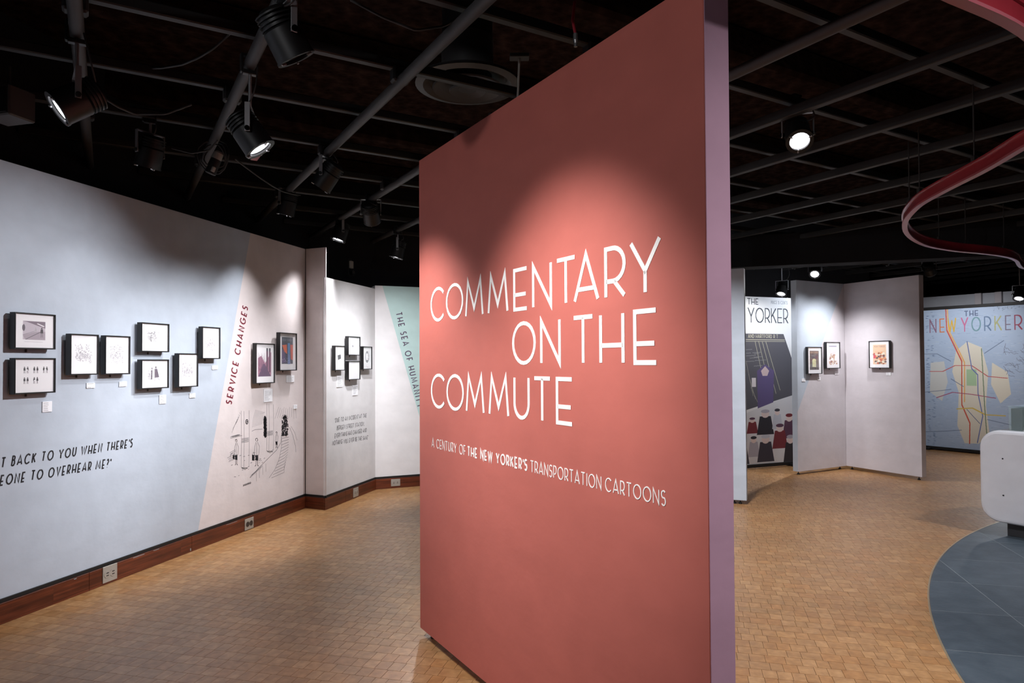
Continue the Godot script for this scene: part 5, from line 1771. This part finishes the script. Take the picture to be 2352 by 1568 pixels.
# ---------------------------------------------------------------- spotlights
func build_spotlights(WL: Transform3D, WB: Transform3D, WC: Transform3D, RP: Transform3D, ZA: Transform3D, ZB: Transform3D) -> void:
	var tl := func(x: float, y: float) -> Vector3: return WL * on_wall(WL, x, y)
	var bar := func(k: int) -> float: return 2.02 + GRID * k
	var pipe := func(k: int) -> float: return -0.13 + GRID * k
	# over the long wall
	spotlight(at_pipe(176, 232, pipe.call(0)), WL * Vector3(-2.2, 1.35, 0), 3.1, "lit spotlight aimed at the near blue wall, beside the box speaker", 6.0, 36)
	spotlight(at_bar(345, 352, bar.call(4)), tl.call(215, 960), 3.19, "spotlight hung on a crossbar above the landscape cartoons", 0.5, 36)
	spotlight(at_pipe(752, 405, pipe.call(2)), tl.call(370, 960), 3.1, "spotlight aimed back at the blue wall, upper of two on its pipe", 2.4, 36)
	spotlight(at_pipe(660, 470, pipe.call(2)), tl.call(560, 950), 3.1, "spotlight with a round yoke, lower of two on its pipe", 1.7, 36)
	spotlight(at_pipe(782, 533, pipe.call(3)), tl.call(655, 920), 3.1, "spotlight above the pink field's far end", 3.4, 36)
	spotlight(at_pipe(914, 574, pipe.call(4)), WB * on_wall(WB, 812, 990), 3.1, "spotlight aimed at the four small frames on the white wall", 0.4, 38)
	spotlight(at_pipe(852, 490, pipe.call(3)), WC * on_wall(WC, 930, 930), 3.1, "spotlight turned towards the mint green field", 7.0, 36)
	# on the red partition
	spotlight(at_pipe(574, 308, pipe.call(1)), RP * on_wall(RP, 1000, 930), 3.1, "brightly lit spotlight facing the far edge of the red partition", 4.8, 33)
	spotlight(at_pipe(655, 85, pipe.call(1)), RP * Vector3(0.6, 1.4, 0), 3.1, "unlit spotlight turned towards the red partition", 0.0, 36, 1.0, false)
	spotlight(grid_point(2.02, 0.15, 2.85), RP * Vector3(1.42, 1.28, 0), 3.19, "spotlight aimed at the title on the red partition", 6.6, 31)
	# beyond the partition
	spotlight(at_bar(1832, 308, bar.call(1)), Vector3(1.2, 0.0, -1.5), 3.19, "glaring round spotlight facing the hall beside the red rail", 9.0, 50)
	spotlight(at_bar(1872, 622, bar.call(6)), Vector3(3.0, 0, -7.4), 3.19, "lit spotlight just under the black header beam", 8.0, 42)
	var Q := wall_frame(on_level(1714, 1068, 0.06), on_level(1824, 1059.5, 0.06))
	spotlight(Q * on_wall(Q, 1770, 662, -0.3), Vector3(3.2, 0.0, -9.4), 3.19, "lit spotlight above the tall white banner", 4.0, 45)
	var K := wall_frame(on_level(2125, 1023, 0.06), on_level(2251, 1034.5, 0.06))
	spotlight(K * on_wall(K, 2326, 676, 0.3), Vector3(6.6, 0.0, -9.6), 3.19, "lit spotlight hanging above the blue map banner", 5.0, 45)
	spotlight(Vector3(4.96, 2.88, -8.43), ZA * on_wall(ZA, 1885, 840), 3.19, "spotlight behind the header beam aimed at two prints", 3.8, 36)
	spotlight(Vector3(3.87, 2.88, -8.71), ZB * on_wall(ZB, 2015, 930), 3.19, "spotlight behind the header beam aimed at a single print", 3.6, 36)
	spotlight(Vector3(1.62, 2.9, -5.9), Vector3(2.35, 0.9, -7.4), 3.19, "dark spotlight aimed at the plain blue-grey partition", 4.5, 40)
	spotlight(Vector3(3.05, 2.9, -9.0), Vector3(3.8, 1.2, -10.1), 3.19, "spotlight aimed at the crowd banner", 2.4, 36)
	spotlight(Vector3(6.2, 2.9, -10.1), Vector3(7.7, 1.5, -11.5), 3.19, "black spotlight silhouetted against the pale rear wall", 4.0, 40)
	spotlight(Vector3(4.9, 2.9, -4.7), Vector3(4.6, 0.5, -5.6), 3.19, "spotlight aimed at the white console", 4.2, 50)
	spotlight(Vector3(1.2, 2.9, -4.6), Vector3(2.7, 0.0, -5.7), 3.1, "added unseen spotlight behind the red partition over the open floor", 9.0, 55)  # extra hidden lamp, put in to brighten the floor on the right
	spotlight(Vector3(-0.74, 2.9, -7.2), Vector3(-0.6, 0.0, -4.4), 3.1, "spotlight behind the red partition facing back along the floor", 4.0, 40)
	spotlight(Vector3(-2.35, 2.9, -2.1), WL * Vector3(-2.6, 1.4, 0), 3.1, "spotlight over the near end of the blue wall", 3.0, 36)
	spotlight(Vector3(2.4, 2.9, -0.4), Vector3(1.3, 0.4, -2.7), 3.1, "added unseen spotlight over the slate facing the red partition's end", 7.5, 50)  # invented lamp out of view, lifts the mauve end and the near floor
	# over the open floor behind the red partition, throwing back at the long wall
	spotlight(Vector3(-0.2, 2.76, -4.3), tl.call(35, 910), 3.1, "spotlight behind the red partition throwing across to the platform cartoon", 7.8, 31)
	spotlight(Vector3(-0.5, 2.88, -5.55), tl.call(470, 990), 3.1, "spotlight behind the red partition throwing across to the maroon capitals", 8.6, 32)
	spotlight(grid_point(6.2, pipe.call(4), 2.88), WB * on_wall(WB, 805, 940), 3.1, "spotlight behind the red partition throwing across to the handwritten quote", 4.2, 31)
	spotlight(Vector3(-2.0, 2.9, 0.7), RP * Vector3(1.1, 2.25, 0), 3.1, "added unseen spotlight over the near floor washing the whole red partition", 2.9, 34)  # fill lamp added out of view to lift the partition's dark top
